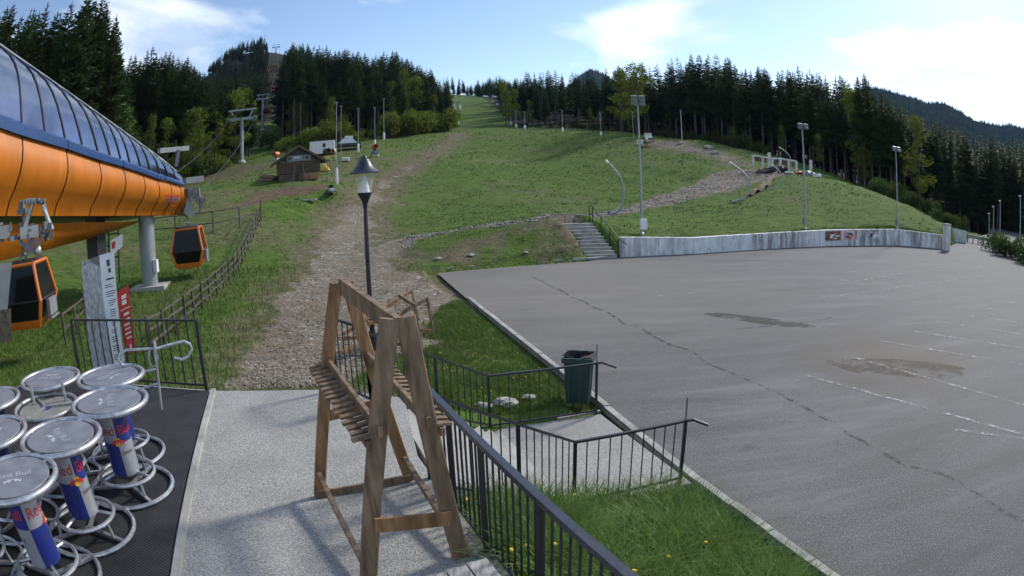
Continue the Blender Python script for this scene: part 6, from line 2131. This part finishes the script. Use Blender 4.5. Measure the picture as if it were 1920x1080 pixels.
# ================================================================ wooden fences left of the gravel
def fence(name, label, pts, hgt, rails, spacing, m='fencewood', r=.055):
    P = [np.array(p) for p in pts]
    t = thing(name, label, 'fence', P[0], 0, 'wooden rail fences below the station')
    prev = None
    for a, c in zip(P[:-1], P[1:]):
        ln = np.linalg.norm((c-a)[:2])
        n = max(1, round(ln/spacing))
        for k in range(n+1):
            q = a+(c-a)*k/n
            q[2] = gz(q[0], q[1])
            if k > 0 or prev is None:
                MB().bar(q-[0, 0, .3], q+[random.uniform(-.03, .03), 0, hgt+.06], .075, .075, (0, 1, 0)).build('post', M[m], t, False, True)
            if prev is not None and k > 0:
                for f in rails:
                    MB().bar(prev+[0, 0, hgt*f], q+[0, 0, hgt*f+random.uniform(-.03, .03)], .035, .065).build('rail', M[m], t, False, True)
            prev = q
    return t
fence('rail_fence', 'weathered rail fence running uphill between the station lawn and the gravel', GG((285, 668), (330, 628), (380, 580), (420, 540), (448, 506), (466, 468), (480, 432), (490, 408)), .95, (.35, .68, 1.0), 1.5)
fence('rail_fence', 'dark rail fence crossing behind the departing gondola cabin', GG((288, 448), (330, 444), (400, 436), (450, 426), (490, 412)), 1.3, (.45, 1.0), 4.0)
fence('rail_fence', 'short dark handrail fence under the station near the parked cabin', [PD(112, 556, 19), PD(134, 535, 21), PD(152, 520, 23)], 1.0, (.55, 1.0), 2.5)
# ================================================================ grass, flowers, loose stones
def blade_material(name, c0, c1, c2):
    m, b, pos = newmat(name, .6, .3)
    c = ramp(m, noise(m, pos, 3.0, 4, .7), [(.3, c0), (.5, c1), (.7, c2)])
    L(m, c, b.inputs['Base Color'])
    tl = N(m, 'ShaderNodeBsdfTranslucent')
    L(m, c, tl.inputs[0])
    mxs = N(m, 'ShaderNodeMixShader')
    mxs.inputs[0].default_value = .3
    L(m, b.outputs[0], mxs.inputs[1])
    L(m, tl.outputs[0], mxs.inputs[2])
    L(m, mxs.outputs[0], m.node_tree.nodes['Material Output'].inputs[0])
    return m
M['blade'] = blade_material('long grass', (.06, .12, .018), (.11, .195, .03), (.18, .27, .06))
M['bladeshort'] = blade_material('short grass', (.055, .105, .015), (.095, .165, .024), (.15, .20, .05))
M['bladedry'] = blade_material('meadow tufts', (.06, .105, .015), (.10, .155, .025), (.16, .19, .05))
def blades(name, label, X, Y, Z, ln, wd, lean, m, seg=3, tuft=1):
    n = len(X)
    rg = RNG
    a = rg.uniform(0, 6.283, n)
    l_ = ln*rg.uniform(.55, 1.25, n)
    ww = wd*rg.uniform(.6, 1.3, n)
    bend = lean*rg.uniform(.2, 1.3, n)
    face = a+rg.uniform(-.6, .6, n)
    sx, sy = -np.sin(face), np.cos(face)
    pts = []
    for k in range(seg+1):
        f = k/seg
        hx, hy = np.cos(a)*bend*l_*f*f, np.sin(a)*bend*l_*f*f
        hz = l_*f*(1-.35*np.minimum(bend, 1.2)*f)
        w_ = ww*(1-f)**.7 if k < seg else ww*.02
        pts.append((X+hx-sx*w_/2, Y+hy-sy*w_/2, Z+hz))
        pts.append((X+hx+sx*w_/2, Y+hy+sy*w_/2, Z+hz))
    V = np.stack([np.stack(p, -1) for p in pts], 1).reshape(-1, 3)
    b_ = np.arange(n)[:, None]*(2*(seg+1))
    F = np.concatenate([b_+np.array([[2*k, 2*k+1, 2*k+3, 2*k+2]]) for k in range(seg)], 0)
    return tag(link(name, raw_mesh(name, V, F, m)), label, 'grass', kind='stuff')
def scatter(n, x0, x1, y0, y1, ok):
    X, Y = RNG.uniform(x0, x1, n), RNG.uniform(y0, y1, n)
    k = ok(X, Y)
    return X[k], Y[k]
KL = np.array(KERB)
def kerb_x(y): return np.interp(y, KL[::-1][::-1][np.argsort(KL[:, 1]), 1], KL[np.argsort(KL[:, 1]), 0])
RL = np.array([[1.35, .75], [.54, 2.54], [-.27, 4.37], [-.89, 5.79]])
def rail_x(y): return np.interp(y, RL[:, 1], RL[:, 0])
def stair_side(x, y):               # right of the near stair railing
    return (x-(-.73))*(7.65-5.43)-(y-5.43)*(.78-(-.73)) > .05
bank = lambda X, Y: (X > rail_x(Y)+.06) & (X < kerb_x(Y)-.22) & stair_side(X, Y) & ((Y < 7.55) | (X > 3)) & (Y < 7.6+(X-.8)*.26)
X, Y = scatter(95000, -.9, 5, 1.2, 8.2, bank)
cl = fbm(X, Y, .5, 3)
keep = RNG.random(len(X)) < np.clip(.55+cl*1.8, .15, 1)
X, Y = X[keep], Y[keep]
blades('long_grass', 'long lush grass on the bank below the terrace railing', X, Y, ground_z(X, Y)-.02, .46*(1+.9*fbm(X+7, Y, .8, 2)), .014, 1.0, M['blade'])
def lawn_ok(X, Y):
    k = (X < kerb_x(Y)-.18) & (Y > 11.25+(X+.46)*.28) & (Y < 23.5)
    g_, so, dr, wo = masks(X, Y)
    return k & (g_ < .45+RNG.uniform(-.15, .15, len(X))) & (sdist(X, Y, TRACK) > -.4)
X, Y = scatter(90000, -3.2, 2.0, 11, 23.5, lawn_ok)
blades('lawn_grass', 'tufted green lawn between the path, the kerb and the gravel', X, Y, ground_z(X, Y)-.01, .13*(1+1.0*fbm(X+7, Y, .8, 2)), .016, .7, M['bladeshort'], 2)
def ring_ok(X, Y):
    g_, so, dr, wo = masks(X, Y)
    return (g_ < .35) & (sdist(X, Y, TERR) > .1) & (sdist(X, Y, LOT) > .35) & (so < .5) & (RNG.random(len(X)) > dr*.75)
def polar(n, a0, a1, r0, r1):
    A_, r_ = np.radians(RNG.uniform(a0, a1, n)), np.exp(RNG.uniform(math.log(r0), math.log(r1), n))
    return r_*np.sin(A_), r_*np.cos(A_)
X, Y = polar(70000, -62, -8, 9, 32)
k = ring_ok(X, Y)
X, Y = X[k], Y[k]
r_ = np.hypot(X, Y)
blades('meadow_grass', 'green grass around the station columns and the rail fence', X, Y, ground_z(X, Y)-.01, .10+.004*r_, .006+.0011*r_, .7, M['bladeshort'], 2)
X, Y = polar(75000, -40, 50, 30, 130)
k = ring_ok(X, Y)
X, Y = X[k], Y[k]
az = np.degrees(np.arctan2(X, Y))
k = np.hypot(X, Y) < np.interp(az, FOREST_AZ, FOREST_D)
X, Y = X[k], Y[k]
keep = RNG.random(len(X)) < np.clip(.45+fbm(X, Y, 3.0, 4)*2.4, .05, 1)
X, Y = X[keep], Y[keep]
r_ = np.hypot(X, Y)
blades('slope_tufts', 'rough grass tufts on the ski slope', X, Y, ground_z(X, Y)-.02, .05+.0019*r_, .012+.0022*r_, 1.1, M['bladedry'], 2)

# dandelions on the bank
def dandelion(x, y, h, label):
    z = gz(x, y)
    t = thing('dandelion', label, 'flower', (x, y, z), 0, 'dandelions in the long grass')
    MB().tube([(0, 0, 0), (.01, .005, h*.6), (.015, 0, h)], .004, 4).build('stem', M['blade'], t)
    MB().ellipsoid((.015, 0, h), (.024, .024, .013), 9, 5, .15, int(x*100)).build('flower_head', M['dandelion'], t)
M['dandelion'] = mat('dandelion yellow', (.78, .52, .02), .7, 0, .15, 30)
for px, py, lab in ((1036, 1022, 'yellow dandelion behind the railing, lowest in the middle'), (940, 1064, 'yellow dandelion between the lowest balusters'), (882, 875, 'yellow dandelion seen through the upper balusters by the ski rack'), (872, 938, 'yellow dandelion just right of the ski rack leg'), (1320, 1018, 'yellow dandelion nearest the kerb'), (1250, 1046, 'yellow dandelion low in the long grass'), (1185, 1072, 'yellow dandelion at the bottom edge right of the railing'), (1075, 925, 'small yellow dandelion in the grass below the stair railing'), (985, 1025, 'small yellow dandelion between the railing and the lowest one')):
    p = PZ(px, py, -.35)
    for _ in range(6):
        p = PZ(px, py, gz(p[0], p[1])+.3)
    if p[0] < rail_x(p[1])+.05: p[0] = rail_x(p[1])+.08
    dandelion(p[0], p[1], .31, lab)
X, Y = scatter(500, -3, 1.8, 11.2, 16, lawn_ok)
X, Y = X[:36], Y[:36]
mb = MB()
for x, y, z in zip(X, Y, ground_z(X, Y)):
    mb.ellipsoid((x, y, z+.12), (.016, .016, .01), 6, 4)
tag(mb.build('dandelion_patch', M['dandelion']), 'scattered tiny yellow dandelions in the lawn behind the path railing', 'flowers', kind='stuff')

# loose gravel
def rocks(name, label, X, Y, s0, s1, m):
    n = len(X)
    base = np.array([(1, 0, 0), (-1, 0, 0), (0, 1, 0), (0, -1, 0), (0, 0, 1), (0, 0, -1)], float)
    tri = np.array([(0, 2, 4), (2, 1, 4), (1, 3, 4), (3, 0, 4), (2, 0, 5), (1, 2, 5), (3, 1, 5), (0, 3, 5)])
    s = np.exp(RNG.uniform(math.log(s0), math.log(s1), n))
    V = base[None]*RNG.uniform(.6, 1.3, (n, 6, 1))+RNG.normal(0, .18, (n, 6, 3))
    V[:, :, 2] *= .6
    a = RNG.uniform(0, 6.28, n)
    c, q = np.cos(a)[:, None], np.sin(a)[:, None]
    V = np.stack([V[:, :, 0]*c-V[:, :, 1]*q, V[:, :, 0]*q+V[:, :, 1]*c, V[:, :, 2]], -1)*s[:, None, None]
    V += np.stack([X, Y, ground_z(X, Y)+s*.25], -1)[:, None]
    F = (np.arange(n)[:, None, None]*6+tri[None]).reshape(-1, 3)
    tag(link(name, raw_mesh(name, V.reshape(-1, 3), F, m)), label, 'gravel', kind='stuff')
X, Y = polar(42000, -35, 8, 8.8, 60)
k = masks(X, Y)[0] > .45
X, Y = X[k], Y[k]
r_ = np.hypot(X, Y)
M['pebble'] = mat('limestone chips', (.13, .108, .08), .9, 0, .4, 9, col2=(.34, .30, .245), coords='Object')
rocks('loose_gravel', 'loose grey stones strewn over the gravel track', X, Y, .008, .045, M['pebble'])
X, Y = polar(30000, -10, 40, 33, 95)
k = (masks(X, Y)[0] > .42) & (sdist(X, Y, LOT) > .6)
X, Y = X[k], Y[k]
M['rubble'] = mat('grey rubble', (.15, .148, .142), .9, 0, .4, 2, col2=(.36, .355, .345))
rocks('rubble', 'grey rubble stones along the trail up to the mound', X, Y, .03, .12, M['rubble'])
X = RNG.uniform(-3.2, 4.6, 500)
Y = np.interp(X, [-3.5, 0, 4.6], [29.7, 31.35, 33.3])+RNG.normal(0, .12, 500)
rocks('kerb_rubble', 'crumbled stones along the foot of the grass bank', X, Y, .02, .09, M['pebble'])

# ================================================================ mountain air
def haze_box():
    mb = MB()
    mb.box((0, 600, 155), (5200, 3600, 450))
    o = mb.build('haze', HZ)
    tag(o, 'thin blue mountain haze', 'haze', kind='stuff')
HZ = bpy.data.materials.new('mountain haze')
HZ.use_nodes = True
HZ.node_tree.nodes.remove(HZ.node_tree.nodes['Principled BSDF'])
pv = HZ.node_tree.nodes.new('ShaderNodeVolumePrincipled')
pv.inputs['Color'].default_value = (.36, .56, 1.0, 1)
pv.inputs['Density'].default_value = .00005
pv.inputs['Anisotropy'].default_value = .2
HZ.node_tree.links.new(pv.outputs[0], HZ.node_tree.nodes['Material Output'].inputs['Volume'])
HAZE = True
if HAZE: haze_box()
